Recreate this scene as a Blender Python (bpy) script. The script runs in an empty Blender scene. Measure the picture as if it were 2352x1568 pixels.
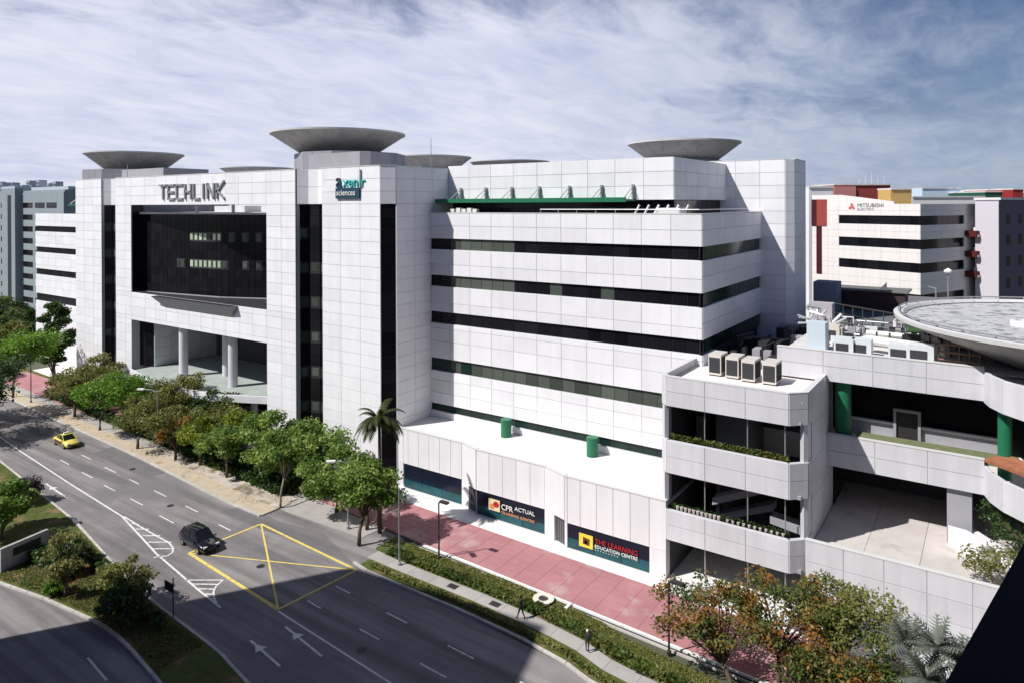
import bpy, math, random
import numpy as np
from mathutils import Vector, Matrix
random.seed(7)
rng = np.random.default_rng(11)
PI = math.pi
SC = bpy.context.scene
COL = SC.collection

# ------------------------------------------------------------------ camera
F_PX, CXP, PYP, CAM_H = 1613.4, 1176.0, 474.9, 31.0      # surveyed on a 2352 x 1568 copy of the photo
def _rows(yaw, pitch, roll):
    cy, sy = math.cos(yaw), math.sin(yaw)
    f = np.array([-sy, cy, 0.]); r = np.array([cy, sy, 0.]); u = np.array([0, 0, 1.])
    cp, sp = math.cos(pitch), math.sin(pitch)
    f2 = f*cp+u*sp; u2 = u*cp-f*sp
    cr, sr = math.cos(roll), math.sin(roll)
    return np.array([r*cr+u2*sr, -r*sr+u2*cr, f2])
RM = _rows(math.radians(34.647), math.radians(-.1747), math.radians(-.2004))
cam_d = bpy.data.cameras.new('camera')
cam = bpy.data.objects.new('camera', cam_d); COL.objects.link(cam)
m4 = Matrix.Identity(4)
for i in range(3):
    m4[i][0] = RM[0][i]; m4[i][1] = RM[1][i]; m4[i][2] = -RM[2][i]
m4.translation = Vector((0, 0, CAM_H))
cam.matrix_world = m4
cam_d.sensor_width = 36; cam_d.lens = F_PX/2352*36
cam_d.shift_y = -(784-PYP)/2352
cam_d.clip_start = .1; cam_d.clip_end = 9000
SC.camera = cam

# ------------------------------------------------------------------ light
SUN_H = (.535, .845)          # horizontal travel of the light
SUN_EL = math.radians(47.8)
sd = bpy.data.lights.new('sun', 'SUN'); sd.energy = 5.0; sd.angle = math.radians(.5); sd.color = (1, .965, .91)
sun = bpy.data.objects.new('sun', sd); COL.objects.link(sun)
dv = Vector((SUN_H[0]*math.cos(SUN_EL), SUN_H[1]*math.cos(SUN_EL), -math.sin(SUN_EL)))
sun.rotation_euler = dv.to_track_quat('-Z', 'Y').to_euler(); sun.location = (0, -50, 120)
W = bpy.data.worlds.new('World'); SC.world = W; W.use_nodes = True
nt = W.node_tree; nt.nodes.clear()
def wn(t, **k):
    n = nt.nodes.new(t)
    for a, b in k.items(): setattr(n, a, b)
    return n
sky = wn('ShaderNodeTexSky', sky_type='NISHITA', sun_disc=False)
sky.sun_elevation = SUN_EL
sky.sun_rotation = math.atan2(-SUN_H[0], -SUN_H[1]) % (2*PI)
sky.air_density = 1.0; sky.dust_density = .6; sky.ozone_density = 1.5
tc = wn('ShaderNodeTexCoord')
sep = wn('ShaderNodeSeparateXYZ'); nt.links.new(tc.outputs['Generated'], sep.inputs[0])
def math_(op, a, b=None, c=None):
    n = wn('ShaderNodeMath', operation=op)
    for i, v in enumerate((a, b, c)):
        if v is None: continue
        if isinstance(v, (int, float)): n.inputs[i].default_value = v
        else: nt.links.new(v, n.inputs[i])
    return n.outputs[0]
zz = math_('ADD', math_('MAXIMUM', sep.outputs['Z'], 0.0), .16)
px_ = math_('DIVIDE', sep.outputs['X'], zz); py_ = math_('DIVIDE', sep.outputs['Y'], zz)
cb = wn('ShaderNodeCombineXYZ'); nt.links.new(px_, cb.inputs[0]); nt.links.new(py_, cb.inputs[1])
def cloud(rot, sc, scale, detail, rough, dist):
    mp = wn('ShaderNodeMapping'); mp.inputs['Rotation'].default_value = (0, 0, math.radians(rot)); mp.inputs['Scale'].default_value = sc
    nt.links.new(cb.outputs[0], mp.inputs[0])
    n = wn('ShaderNodeTexNoise'); n.inputs['Scale'].default_value = scale; n.inputs['Detail'].default_value = detail
    n.inputs['Roughness'].default_value = rough; n.inputs['Distortion'].default_value = dist
    nt.links.new(mp.outputs[0], n.inputs['Vector']); return n.outputs['Fac']
big = cloud(20, (1, .75, 1), .30, 4, .5, .2)
mid = cloud(-20, (.8, .55, 1), 1.25, 9, .58, .5)
fine = cloud(-26, (1.3, .7, 1), 4.2, 9, .62, .6)
amt = math_('ADD', math_('MULTIPLY', big, 1.35), math_('ADD', math_('MULTIPLY', mid, .85), math_('MULTIPLY', fine, .42)))
# the sheet of cloud lies low over the horizon and opens to clear blue higher up
zg = wn('ShaderNodeMapRange'); zg.interpolation_type = 'SMOOTHSTEP'; nt.links.new(sep.outputs['Z'], zg.inputs['Value'])
zg.inputs['From Min'].default_value = .17; zg.inputs['From Max'].default_value = .50; zg.inputs['To Min'].default_value = 0; zg.inputs['To Max'].default_value = .75
lowz = wn('ShaderNodeMapRange'); nt.links.new(sep.outputs['Z'], lowz.inputs['Value'])
lowz.inputs['From Min'].default_value = .0; lowz.inputs['From Max'].default_value = .12; lowz.inputs['To Min'].default_value = .45; lowz.inputs['To Max'].default_value = 0
# and thins towards the right of the view
az = math_('ADD', math_('MULTIPLY', sep.outputs['X'], RM[0][0]), math_('MULTIPLY', sep.outputs['Y'], RM[0][1]))
azr = wn('ShaderNodeMapRange'); azr.interpolation_type = 'SMOOTHSTEP'; nt.links.new(az, azr.inputs['Value'])
azr.inputs['From Min'].default_value = -.1; azr.inputs['From Max'].default_value = .75; azr.inputs['To Min'].default_value = 0; azr.inputs['To Max'].default_value = 1
amt = math_('SUBTRACT', math_('ADD', amt, lowz.outputs[0]), math_('ADD', zg.outputs[0], math_('MULTIPLY', azr.outputs[0], .10)))
cr = wn('ShaderNodeMapRange'); nt.links.new(amt, cr.inputs['Value'])
cr.inputs['From Min'].default_value = .92; cr.inputs['From Max'].default_value = 1.34
cr.interpolation_type = 'SMOOTHSTEP'
shade = wn('ShaderNodeMapRange'); nt.links.new(math_('ADD', math_('MULTIPLY', mid, .5), math_('MULTIPLY', fine, .5)), shade.inputs['Value'])
shade.inputs['From Min'].default_value = .38; shade.inputs['From Max'].default_value = .62
ccol = wn('ShaderNodeMix', data_type='RGBA')
nt.links.new(shade.outputs[0], ccol.inputs[0])
ccol.inputs[6].default_value = (10.2, 11.1, 14.4, 1); ccol.inputs[7].default_value = (14.0, 14.3, 16.2, 1)
cdk = wn('ShaderNodeMix', data_type='RGBA', blend_type='MULTIPLY'); nt.links.new(azr.outputs[0], cdk.inputs[0])
nt.links.new(ccol.outputs[2], cdk.inputs[6]); cdk.inputs[7].default_value = (.43, .52, .58, 1)
# the cloud sheet thins into blue haze towards the east (right of the view)
mixc = wn('ShaderNodeMix', data_type='RGBA')
nt.links.new(math_('MULTIPLY', cr.outputs[0], .93), mixc.inputs[0])
skyg = wn('ShaderNodeMix', data_type='RGBA', blend_type='MULTIPLY'); skyg.inputs[0].default_value = 1
nt.links.new(sky.outputs[0], skyg.inputs[6]); skyg.inputs[7].default_value = (.80, .84, 1.05, 1)
nt.links.new(skyg.outputs[2], mixc.inputs[6]); nt.links.new(cdk.outputs[2], mixc.inputs[7])
bg = wn('ShaderNodeBackground'); bg.inputs['Strength'].default_value = .056
nt.links.new(mixc.outputs[2], bg.inputs['Color'])
wo = wn('ShaderNodeOutputWorld'); nt.links.new(bg.outputs[0], wo.inputs[0])
SC.view_settings.view_transform = 'Standard'; SC.view_settings.look = 'None'
SC.view_settings.exposure = 0.10; SC.view_settings.gamma = 1
try: SC.view_settings.use_curve_mapping = False
except Exception: pass

# ------------------------------------------------------------------ survey helpers (pixel of the 2352-wide photo -> place in the world)
def _ray(x, y): return RM.T @ np.array([(x-CXP)/F_PX, -(y-PYP)/F_PX, 1.])
def gp(x, y, z=0.):
    d = _ray(x, y); k = (z-CAM_H)/d[2]; return (float(d[0]*k), float(d[1]*k), z)
def onY(x, y, Y):
    d = _ray(x, y); k = Y/d[1]; return (float(d[0]*k), Y, float(CAM_H+d[2]*k))
def px_at(X, Y):
    c = RM @ np.array([X, Y, 0.]); return CXP+F_PX*c[0]/c[2]

# ------------------------------------------------------------------ materials
MATS = {}
def mat(name, col, rough=.6, spec=.5, metal=0, noise=0, nscale=3., bump=0, bscale=30, rand=0, emit=0, coat=0, stain=0, trans=0, grime=None, streak=0):
    if name in MATS: return MATS[name]
    m = bpy.data.materials.new(name); m.use_nodes = True
    t = m.node_tree; b = t.nodes['Principled BSDF']; L = t.links
    b.inputs['Roughness'].default_value = rough; b.inputs['Specular IOR Level'].default_value = spec
    b.inputs['Metallic'].default_value = metal; b.inputs['Coat Weight'].default_value = coat
    g = t.nodes.new('ShaderNodeNewGeometry')
    cur = None
    rgb = t.nodes.new('ShaderNodeRGB'); rgb.outputs[0].default_value = (*col, 1); cur = rgb.outputs[0]
    def mul(cur, fac_out, lo, hi, fmin=.3, fmax=.7):
        mr = t.nodes.new('ShaderNodeMapRange'); L.new(fac_out, mr.inputs[0])
        mr.inputs['From Min'].default_value = fmin; mr.inputs['From Max'].default_value = fmax
        mr.inputs['To Min'].default_value = lo; mr.inputs['To Max'].default_value = hi
        mx = t.nodes.new('ShaderNodeVectorMath'); mx.operation = 'SCALE'
        L.new(cur, mx.inputs[0]); L.new(mr.outputs[0], mx.inputs['Scale']); return mx.outputs[0]
    def tex(scale, detail=6, vec=None, rough_=.6):
        n = t.nodes.new('ShaderNodeTexNoise'); n.inputs['Scale'].default_value = scale; n.inputs['Detail'].default_value = detail
        n.inputs['Roughness'].default_value = rough_
        L.new(vec if vec is not None else g.outputs['Position'], n.inputs['Vector']); return n.outputs['Fac']
    if noise: cur = mul(cur, tex(nscale), 1-noise, 1+noise)
    if stain:
        mp = t.nodes.new('ShaderNodeMapping'); mp.inputs['Scale'].default_value = (1.3, 1.3, .12); L.new(g.outputs['Position'], mp.inputs[0])
        cur = mul(cur, tex(.9, 5, mp.outputs[0]), 1-stain, 1, .35, .6)
    if streak:
        mp = t.nodes.new('ShaderNodeMapping'); mp.inputs['Rotation'].default_value = (0, 0, math.radians(3.2)); mp.inputs['Scale'].default_value = (.035, .75, 1); L.new(g.outputs['Position'], mp.inputs[0])
        cur = mul(cur, tex(1.0, 6, mp.outputs[0], .55), 1-streak, 1+streak*.6, .38, .62)
        cur = mul(cur, tex(.9, 3), .97, 1.03, .4, .6)
    if rand:
        oi = t.nodes.new('ShaderNodeObjectInfo'); cur = mul(cur, oi.outputs['Random'], 1-rand, 1+rand*.4, 0, 1)
    if grime:
        mr = t.nodes.new('ShaderNodeMapRange'); L.new(tex(grime[1], 8), mr.inputs[0])
        mr.inputs['From Min'].default_value = grime[2]; mr.inputs['From Max'].default_value = grime[2]+.12
        mx = t.nodes.new('ShaderNodeMix'); mx.data_type = 'RGBA'; L.new(mr.outputs[0], mx.inputs[0]); L.new(cur, mx.inputs[6]); mx.inputs[7].default_value = (*grime[0], 1)
        cur = mx.outputs[2]
    L.new(cur, b.inputs['Base Color'])
    if emit:
        L.new(cur, b.inputs['Emission Color']); b.inputs['Emission Strength'].default_value = emit
    if bump:
        bp = t.nodes.new('ShaderNodeBump'); bp.inputs['Strength'].default_value = bump; bp.inputs['Distance'].default_value = .05
        L.new(tex(bscale, 4), bp.inputs['Height']); L.new(bp.outputs[0], b.inputs['Normal'])
    MATS[name] = m; return m
def leaf_mat(name, c1, c2, c3=None, f3=.62):
    if name in MATS: return MATS[name]
    m = bpy.data.materials.new(name); m.use_nodes = True
    t = m.node_tree; b = t.nodes['Principled BSDF']; L = t.links
    g = t.nodes.new('ShaderNodeNewGeometry')
    at = t.nodes.new('ShaderNodeAttribute'); at.attribute_name = 'tint'
    n = t.nodes.new('ShaderNodeTexNoise'); n.inputs['Scale'].default_value = .55; n.inputs['Detail'].default_value = 5
    L.new(g.outputs['Position'], n.inputs['Vector'])
    mx = t.nodes.new('ShaderNodeMix'); mx.data_type = 'RGBA'; L.new(at.outputs['Fac'], mx.inputs[0])
    mx.inputs[6].default_value = (*c1, 1); mx.inputs[7].default_value = (*c2, 1)
    cur = mx.outputs[2]
    if c3:
        mr = t.nodes.new('ShaderNodeMapRange'); L.new(n.outputs['Fac'], mr.inputs[0]); mr.inputs['From Min'].default_value = f3-.1; mr.inputs['From Max'].default_value = f3+.06
        m2 = t.nodes.new('ShaderNodeMix'); m2.data_type = 'RGBA'; L.new(mr.outputs[0], m2.inputs[0]); L.new(cur, m2.inputs[6]); m2.inputs[7].default_value = (*c3, 1); cur = m2.outputs[2]
    L.new(cur, b.inputs['Base Color']); b.inputs['Roughness'].default_value = .5; b.inputs['Specular IOR Level'].default_value = .35
    b.inputs['Subsurface Weight'].default_value = 0
    tr = t.nodes.new('ShaderNodeBsdfTranslucent'); L.new(cur, tr.inputs[0])
    ms = t.nodes.new('ShaderNodeMixShader'); ms.inputs[0].default_value = .36
    L.new(b.outputs[0], ms.inputs[1]); L.new(tr.outputs[0], ms.inputs[2]); L.new(ms.outputs[0], t.nodes['Material Output'].inputs[0])
    MATS[name] = m; return m
CLAD = mat('white_cladding', (.80, .80, .83), .38, .4, noise=.03, nscale=.5, rand=.07, stain=.05)
CLAD2 = mat('pale_grey_cladding', (.66, .66, .70), .42, .4, noise=.04, nscale=.5, rand=.06, stain=.10)
JOINT = mat('joint_grey', (.55, .56, .58), .8, .2)
GLASS = mat('dark_tinted_glass', (.010, .010, .014), .12, .22, rand=.5)
GLASSG = mat('green_tinted_glass', (.012, .030, .026), .12, .25, rand=.4)
BLIND = mat('glass_with_pale_blind', (.085, .10, .085), .3, .3, rand=.5)
LIT = mat('glass_with_room_light', (.42, .50, .36), .4, .3, emit=.16, rand=.3)
FRAME = mat('dark_frame', (.025, .028, .03), .5, .4)
ROOFC = mat('roof_concrete', (.62, .60, .60), .85, .2, noise=.10, nscale=.6, grime=((.42, .40, .40), .35, .56))
ROOFW = mat('roof_white_concrete', (.78, .75, .73), .85, .2, noise=.06, nscale=.9, grime=((.6, .55, .5), .5, .6))
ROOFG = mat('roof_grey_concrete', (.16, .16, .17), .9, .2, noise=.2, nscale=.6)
DISH = mat('dish_concrete', (.47, .455, .43), .75, .3, noise=.14, nscale=.5, stain=.18)
RIM = mat('dish_rim', (.62, .62, .62), .6, .3, noise=.05)
GREYP = mat('grey_plaster', (.33, .33, .36), .8, .3, noise=.06, nscale=.8)
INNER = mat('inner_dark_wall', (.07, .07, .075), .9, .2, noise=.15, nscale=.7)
GREEN = mat('green_paint', (.015, .16, .075), .45, .4, noise=.08)
STEEL = mat('galvanised_steel', (.45, .46, .47), .4, .5, metal=.6, noise=.1)
DARKM = mat('dark_metal', (.03, .028, .03), .5, .4)
ASPH = mat('worn_asphalt', (.225, .208, .210), .9, .25, streak=.32, noise=.10, nscale=.25, bump=.25, bscale=25, grime=((.185, .172, .176), .11, .53))
ASPH2 = mat('asphalt_patch', (.17, .158, .162), .9, .25, streak=.12, noise=.08, nscale=.6, bump=.2)
LINEW = mat('white_road_paint', (.72, .71, .70), .7, .3, grime=((.30, .29, .29), 3.2, .54))
LINEY = mat('yellow_road_paint', (.74, .58, .16), .7, .3, grime=((.34, .28, .17), 2.6, .54))
KERB = mat('kerb_concrete', (.52, .49, .46), .85, .2, noise=.15, nscale=1.2, rand=.12)
PAVE = mat('footpath_concrete', (.40, .375, .36), .9, .2, noise=.12, nscale=.7, rand=.08)
PINK = mat('red_paver', (.41, .195, .205), .85, .2, noise=.10, nscale=.35, rand=.05, grime=((.47, .33, .32), .23, .54))
APRON = mat('pale_apron_concrete', (.74, .74, .73), .8, .2, noise=.06, nscale=.8, grime=((.60, .54, .52), .9, .57))
GRASS = mat('grass_soil', (.085, .105, .030), .95, .1, noise=.25, nscale=1.6, bump=.5, bscale=12, grime=((.20, .14, .075), .6, .52))
DRY = mat('dry_verge', (.50, .42, .32), .95, .1, noise=.12, nscale=1.0, bump=.4, bscale=14, grime=((.34, .27, .16), .8, .58))
SAND = mat('sandy_ground', (.52, .46, .40), .95, .1, noise=.15, nscale=1.2, bump=.4, bscale=10, grime=((.22, .17, .12), .55, .50))
LAND = mat('distant_land', (.09, .10, .07), .95, .1, noise=.3, nscale=.02)
SOIL = mat('orange_soil', (.42, .16, .075), .95, .1, noise=.2, nscale=2, bump=.4)
BARK = mat('tree_bark', (.10, .075, .055), .9, .2, noise=.25, nscale=4, bump=.6, bscale=18)
BARKP = mat('pale_bark', (.25, .22, .18), .9, .2, noise=.25, nscale=4, bump=.6, bscale=18)
L_BRIGHT = leaf_mat('leaf_bright', (0.084, 0.204, 0.014), (0.228, 0.396, 0.042), (0.060, 0.144, 0.014))
L_MID = leaf_mat('leaf_mid', (0.056, 0.130, 0.016), (0.183, 0.286, 0.052), (0.309, 0.416, 0.091), .58)
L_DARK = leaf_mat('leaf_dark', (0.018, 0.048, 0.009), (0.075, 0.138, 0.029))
L_OLIVE = leaf_mat('leaf_olive', (0.098, 0.130, 0.026), (0.281, 0.286, 0.078), (0.230, 0.215, 0.070), .60)
L_YEL = leaf_mat('leaf_yellow_green', (0.130, 0.190, 0.008), (0.300, 0.340, 0.030), (0.070, 0.120, 0.015), .55)
L_RUST = leaf_mat('leaf_rust', (0.050, 0.081, 0.020), (0.150, 0.188, 0.044), (0.330, 0.150, 0.035), .555)
L_SILV = leaf_mat('leaf_silver', (0.100, 0.125, 0.100), (0.270, 0.300, 0.250))
L_PALM = leaf_mat('leaf_palm', (0.018, 0.035, 0.008), (0.070, 0.090, 0.020), (0.150, 0.110, 0.030), .62)
L_HEDGE = leaf_mat('leaf_hedge', (0.040, 0.075, 0.012), (0.130, 0.170, 0.030), (0.160, 0.170, 0.040), .58)
L_PURP = leaf_mat('leaf_purple', (0.060, 0.050, 0.060), (0.160, 0.130, 0.160))

# ------------------------------------------------------------------ mesh builder
class MB:
    def __init__(s): s.v = []; s.f = []; s.m = []
    def _add(s, vs, fs, mi=0):
        o = len(s.v); s.v.extend(vs); s.f.extend([tuple(i+o for i in f) for f in fs]); s.m.extend([mi]*len(fs)); return s
    def box(s, x0, x1, y0, y1, z0, z1, mi=0):
        return s._add([(x0,y0,z0),(x1,y0,z0),(x1,y1,z0),(x0,y1,z0),(x0,y0,z1),(x1,y0,z1),(x1,y1,z1),(x0,y1,z1)],
                      [(0,3,2,1),(4,5,6,7),(0,1,5,4),(1,2,6,5),(2,3,7,6),(3,0,4,7)], mi)
    def wbox(s, p, q, t0, t1, z0, z1, mi=0):
        """box standing on the plan segment p-q, from t0 to t1 along the outward normal (right of p->q)"""
        dx, dy = q[0]-p[0], q[1]-p[1]; l = math.hypot(dx, dy); nx, ny = dy/l, -dx/l
        a = (p[0]+nx*t1, p[1]+ny*t1); b = (q[0]+nx*t1, q[1]+ny*t1); c = (q[0]+nx*t0, q[1]+ny*t0); d = (p[0]+nx*t0, p[1]+ny*t0)
        return s.prism([a, b, c, d], z0, z1, mi)
    def prism(s, pts, z0, z1, mi=0):
        n = len(pts)
        ar = sum(pts[i][0]*pts[(i+1)%n][1]-pts[(i+1)%n][0]*pts[i][1] for i in range(n))
        if ar < 0: pts = pts[::-1]
        vs = [(p[0], p[1], z0) for p in pts]+[(p[0], p[1], z1) for p in pts]
        fs = [tuple(range(n-1, -1, -1)), tuple(range(n, 2*n))]+[(i, (i+1)%n, (i+1)%n+n, i+n) for i in range(n)]
        return s._add(vs, fs, mi)
    def sheet(s, pts, z, mi=0):
        n = len(pts); ar = sum(pts[i][0]*pts[(i+1)%n][1]-pts[(i+1)%n][0]*pts[i][1] for i in range(n))
        if ar < 0: pts = pts[::-1]
        return s._add([(p[0], p[1], z) for p in pts], [tuple(range(n))], mi)
    def lathe(s, prof, c, n=32, mi=0, cap=True):
        vs = []; fs = []
        for r, z in prof:
            for k in range(n):
                a = 2*PI*k/n; vs.append((c[0]+r*math.cos(a), c[1]+r*math.sin(a), c[2]+z))
        for j in range(len(prof)-1):
            for k in range(n):
                k2 = (k+1) % n; fs.append((j*n+k, j*n+k2, (j+1)*n+k2, (j+1)*n+k))
        if cap:
            fs.append(tuple(range(n-1, -1, -1))); fs.append(tuple(range((len(prof)-1)*n, len(prof)*n)))
        return s._add(vs, fs, mi)
    def tube(s, path, radii, n=6, mi=0):
        vs = []; fs = []; m = len(path)
        P = [Vector(p) for p in path]
        if isinstance(radii, (int, float)): radii = [radii]*m
        for i in range(m):
            d = (P[min(i+1, m-1)]-P[max(i-1, 0)]).normalized()
            up = Vector((0, 0, 1)) if abs(d.z) < .95 else Vector((1, 0, 0))
            a = d.cross(up).normalized(); b = a.cross(d).normalized()
            for k in range(n):
                t = 2*PI*k/n; q = P[i]+(a*math.cos(t)+b*math.sin(t))*radii[i]; vs.append(tuple(q))
        for i in range(m-1):
            for k in range(n):
                k2 = (k+1) % n; fs.append((i*n+k, i*n+k2, (i+1)*n+k2, (i+1)*n+k))
        fs.append(tuple(range(n-1, -1, -1))); fs.append(tuple(range((m-1)*n, m*n)))
        return s._add(vs, fs, mi)
    def build(s, name, mats, parent=None, smooth=False, local=False):
        me = bpy.data.meshes.new(name); me.from_pydata(s.v, [], s.f)
        if not isinstance(mats, (list, tuple)): mats = [mats]
        for m in mats: me.materials.append(m)
        if any(s.m): me.polygons.foreach_set('material_index', s.m)
        if smooth: me.polygons.foreach_set('use_smooth', [True]*len(s.f))
        me.update()
        o = bpy.data.objects.new(name, me); COL.objects.link(o)
        if parent is not None: attach(o, parent, local)
        return o
ORIG = {}
def attach(o, parent, local=False):
    o.parent = parent
    if not local: o.location = Vector(o.location)-ORIG.get(parent.name, Vector((0, 0, 0)))
    if not local: ORIG[o.name] = Vector((0, 0, 0)) if o.type == 'MESH' else ORIG.get(o.name, Vector((0, 0, 0)))
def thing(name, label, cat, loc=(0, 0, 0), group=None, rz=0):
    o = bpy.data.objects.new(name, None); COL.objects.link(o); o.location = loc; o.rotation_euler = (0, 0, rz)
    o.empty_display_size = .3
    o['label'] = label; o['category'] = cat
    if group: o['group'] = group
    ORIG[o.name] = Vector(loc); return o
def tag(o, label, cat, group=None):
    o['label'] = label; o['category'] = cat
    if group: o['group'] = group
    return o
def struct(o, kind='structure'): o['kind'] = kind; return o
def dup(src, loc, label=None, rz=None):
    r = src.copy(); COL.objects.link(r); r.location = loc
    if rz is not None: r.rotation_euler = (0, 0, rz)
    if label: r['label'] = label
    for ch in list(src.children):
        c = ch.copy(); COL.objects.link(c); c.parent = r
        for g in list(ch.children):
            d = g.copy(); COL.objects.link(d); d.parent = c
    return r

# ------------------------------------------------------------------ cladding and glazing
PANEL_MESH = {}; COUNT = {}; OVER = {}
def panel_mesh(w, h, t, key, m):
    k = (round(w, 2), round(h, 2), t, key)
    if k not in PANEL_MESH:
        g = .19 if key.startswith('curtain_paneglass_with') else (.22 if key.startswith('strip_paneglass_with') else .017); b = .012
        b_ = MB()
        x0, x1, z0, z1 = g, w-g, g, h-g
        vs = [(x0, 0, z0), (x1, 0, z0), (x1, 0, z1), (x0, 0, z1), (x0+b, -t, z0+b), (x1-b, -t, z0+b), (x1-b, -t, z1-b), (x0+b, -t, z1-b)]
        b_._add(vs, [(4, 5, 6, 7), (0, 1, 5, 4), (1, 2, 6, 5), (2, 3, 7, 6), (3, 0, 4, 7)])
        me = bpy.data.meshes.new(key); me.from_pydata(b_.v, [], b_.f); me.materials.append(m); me.update()
        PANEL_MESH[k] = me
    return PANEL_MESH[k]
def piece(parent, name, me, p, ang, tname, m):
    """a piece placed with its left end at p (x, y, z), its face turned by ang about z; past 290 it joins one merged part"""
    key = (parent.name, name); n = COUNT.get(key, 0)
    if n < 290:
        o = bpy.data.objects.new(name, me); COL.objects.link(o)
        o.location = Vector(p)-ORIG[parent.name]; o.rotation_euler = (0, 0, ang); o.parent = parent
        COUNT[key] = n+1
        return o
    b = OVER.setdefault((parent.name, name, m.name), MB())
    ca, sa = math.cos(ang), math.sin(ang)
    vs = [(p[0]+v.co.x*ca-v.co.y*sa, p[1]+v.co.x*sa+v.co.y*ca, p[2]+v.co.z) for v in me.vertices]
    b._add(vs, [tuple(q.vertices) for q in me.polygons])
def flush_over():
    for (pn, name, mn), b in OVER.items():
        o = b.build(name+'_rest', bpy.data.materials[mn], bpy.data.objects[pn]); o['kind'] = 'stuff'
def cuts(a, b, step, marks):
    n = max(1, round((b-a)/step)); reg = [a+(b-a)*i/n for i in range(n+1)]
    mk = sorted(set([a, b]+[m for m in marks if a < m < b]))
    out = [r for r in reg if all(abs(r-m) > step*.38 for m in mk)]+mk
    return sorted(out)
def clad(parent, p, q, z0, z1, holes=(), cw=3.0, ch=1.42, zref=None, m=None, back=.3, key='panel', proud=.05, wall=None):
    m = m or CLAD
    L = math.hypot(q[0]-p[0], q[1]-p[1]); ux, uy = (q[0]-p[0])/L, (q[1]-p[1])/L; ang = math.atan2(uy, ux)
    ss = cuts(0, L, cw, [h[0] for h in holes]+[h[1] for h in holes])
    zs = cuts(z0, z1, ch, [h[2] for h in holes]+[h[3] for h in holes])
    inh = lambda s, z: any(h[0] < s < h[1] and h[2] < z < h[3] for h in holes)
    w = wall or MB()
    zb = sorted(set([z0, z1]+[v for h in holes for v in (h[2], h[3]) if z0 < v < z1]))
    sb = sorted(set([0, L]+[v for h in holes for v in (h[0], h[1]) if 0 < v < L]))
    for i in range(len(zb)-1):
        run = None
        for j in range(len(sb)-1):
            ok = not inh((sb[j]+sb[j+1])/2, (zb[i]+zb[i+1])/2)
            if ok and run is None: run = sb[j]
            if run is not None and (not ok or j == len(sb)-2):
                e = sb[j+1] if ok else sb[j]
                w.wbox((p[0]+ux*run, p[1]+uy*run), (p[0]+ux*e, p[1]+uy*e), -back, 0, zb[i], zb[i+1]); run = None
    if wall is None: w.build('wall', JOINT, parent)
    for i in range(len(ss)-1):
        for j in range(len(zs)-1):
            if inh((ss[i]+ss[i+1])/2, (zs[j]+zs[j+1])/2): continue
            me = panel_mesh(ss[i+1]-ss[i], zs[j+1]-zs[j], proud, key+m.name, m)
            piece(parent, key, me, (p[0]+ux*ss[i], p[1]+uy*ss[i], zs[j]), ang, key, m)
def glaze(parent, p, q, z0, z1, pw=1.5, ph=None, rec=.28, special=None, m=None, key='window_pane', frame=True):
    m = m or GLASS
    L = math.hypot(q[0]-p[0], q[1]-p[1]); ux, uy = (q[0]-p[0])/L, (q[1]-p[1])/L; ang = math.atan2(uy, ux); nx, ny = uy, -ux
    nx_ = max(1, round(L/pw)); nz_ = max(1, round((z1-z0)/(ph or 99)))
    w = L/nx_; h = (z1-z0)/nz_
    for i in range(nx_):
        for j in range(nz_):
            mm = m
            if special:
                r = special(i, j)
                if r is not None: mm = r
            me = panel_mesh(w, h, .03, key+mm.name, mm)
            piece(parent, key, me, (p[0]+ux*w*i-nx*rec, p[1]+uy*w*i-ny*rec, z0+h*j), ang, key, mm)
    if frame:
        f = MB(); a = (p[0]-nx*rec, p[1]-ny*rec); b = (q[0]-nx*rec, q[1]-ny*rec)
        f.wbox(a, b, -.06, -.002, z0, z1)
        f.build('window_frame', FRAME, parent)

# ================================================================== GROUND AND ROADS
g = MB(); g.sheet([(-5000, -3000), (5000, -3000), (5000, 6000), (-5000, 6000)], -.03); struct(g.build('ground', LAND))
K1 = [(-260, 53.5), (-200, 50.5), (-135.6, 47.3), (-109.6, 46.1), (-89.6, 45.2), (-78.2, 44.4), (-66.7, 43.5), (-60.5, 43.4)]
K1b = [(-47.2, 43.6), (-46.2, 42.4), (-45.2, 41.95), (-41.1, 41.9), (-33.8, 41.9), (-28.0, 41.6), (-24.1, 41.1), (-21.6, 40.3), (-10, 39.0), (20, 36), (60, 32)]
K2 = [(-260, 53), (-150, 40.5), (-110, 35.6), (-89.5, 33.6), (-74.5, 32.1), (-62.7, 30.1), (-55.8, 29.1), (-52.9, 28.9), (-44.5, 28.3), (-40.3, 27.5), (-20, 24.8), (20, 20), (60, 15)]
K3 = [(-260, 2), (-110, 11), (-90, 16), (-77, 21.2), (-67.9, 23.5), (-62, 24.6), (-54.7, 25.5), (-51.2, 25.4), (-44.8, 24.5), (-20, 20.5), (20, 14), (60, 8)]
def interp(K, x):
    xs = [k[0] for k in K]; ys = [k[1] for k in K]; return float(np.interp(x, xs, ys))
r = MB(); r.sheet([(-260, -60), (60, -60), (60, 34), (20, 37), (-44, 42.6), (-45.5, 48.2), (-62, 49.3), (-62, 44.7), (-110, 47), (-200, 51.5), (-260, 54.5)], 0); struct(r.build('road', ASPH))
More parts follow.
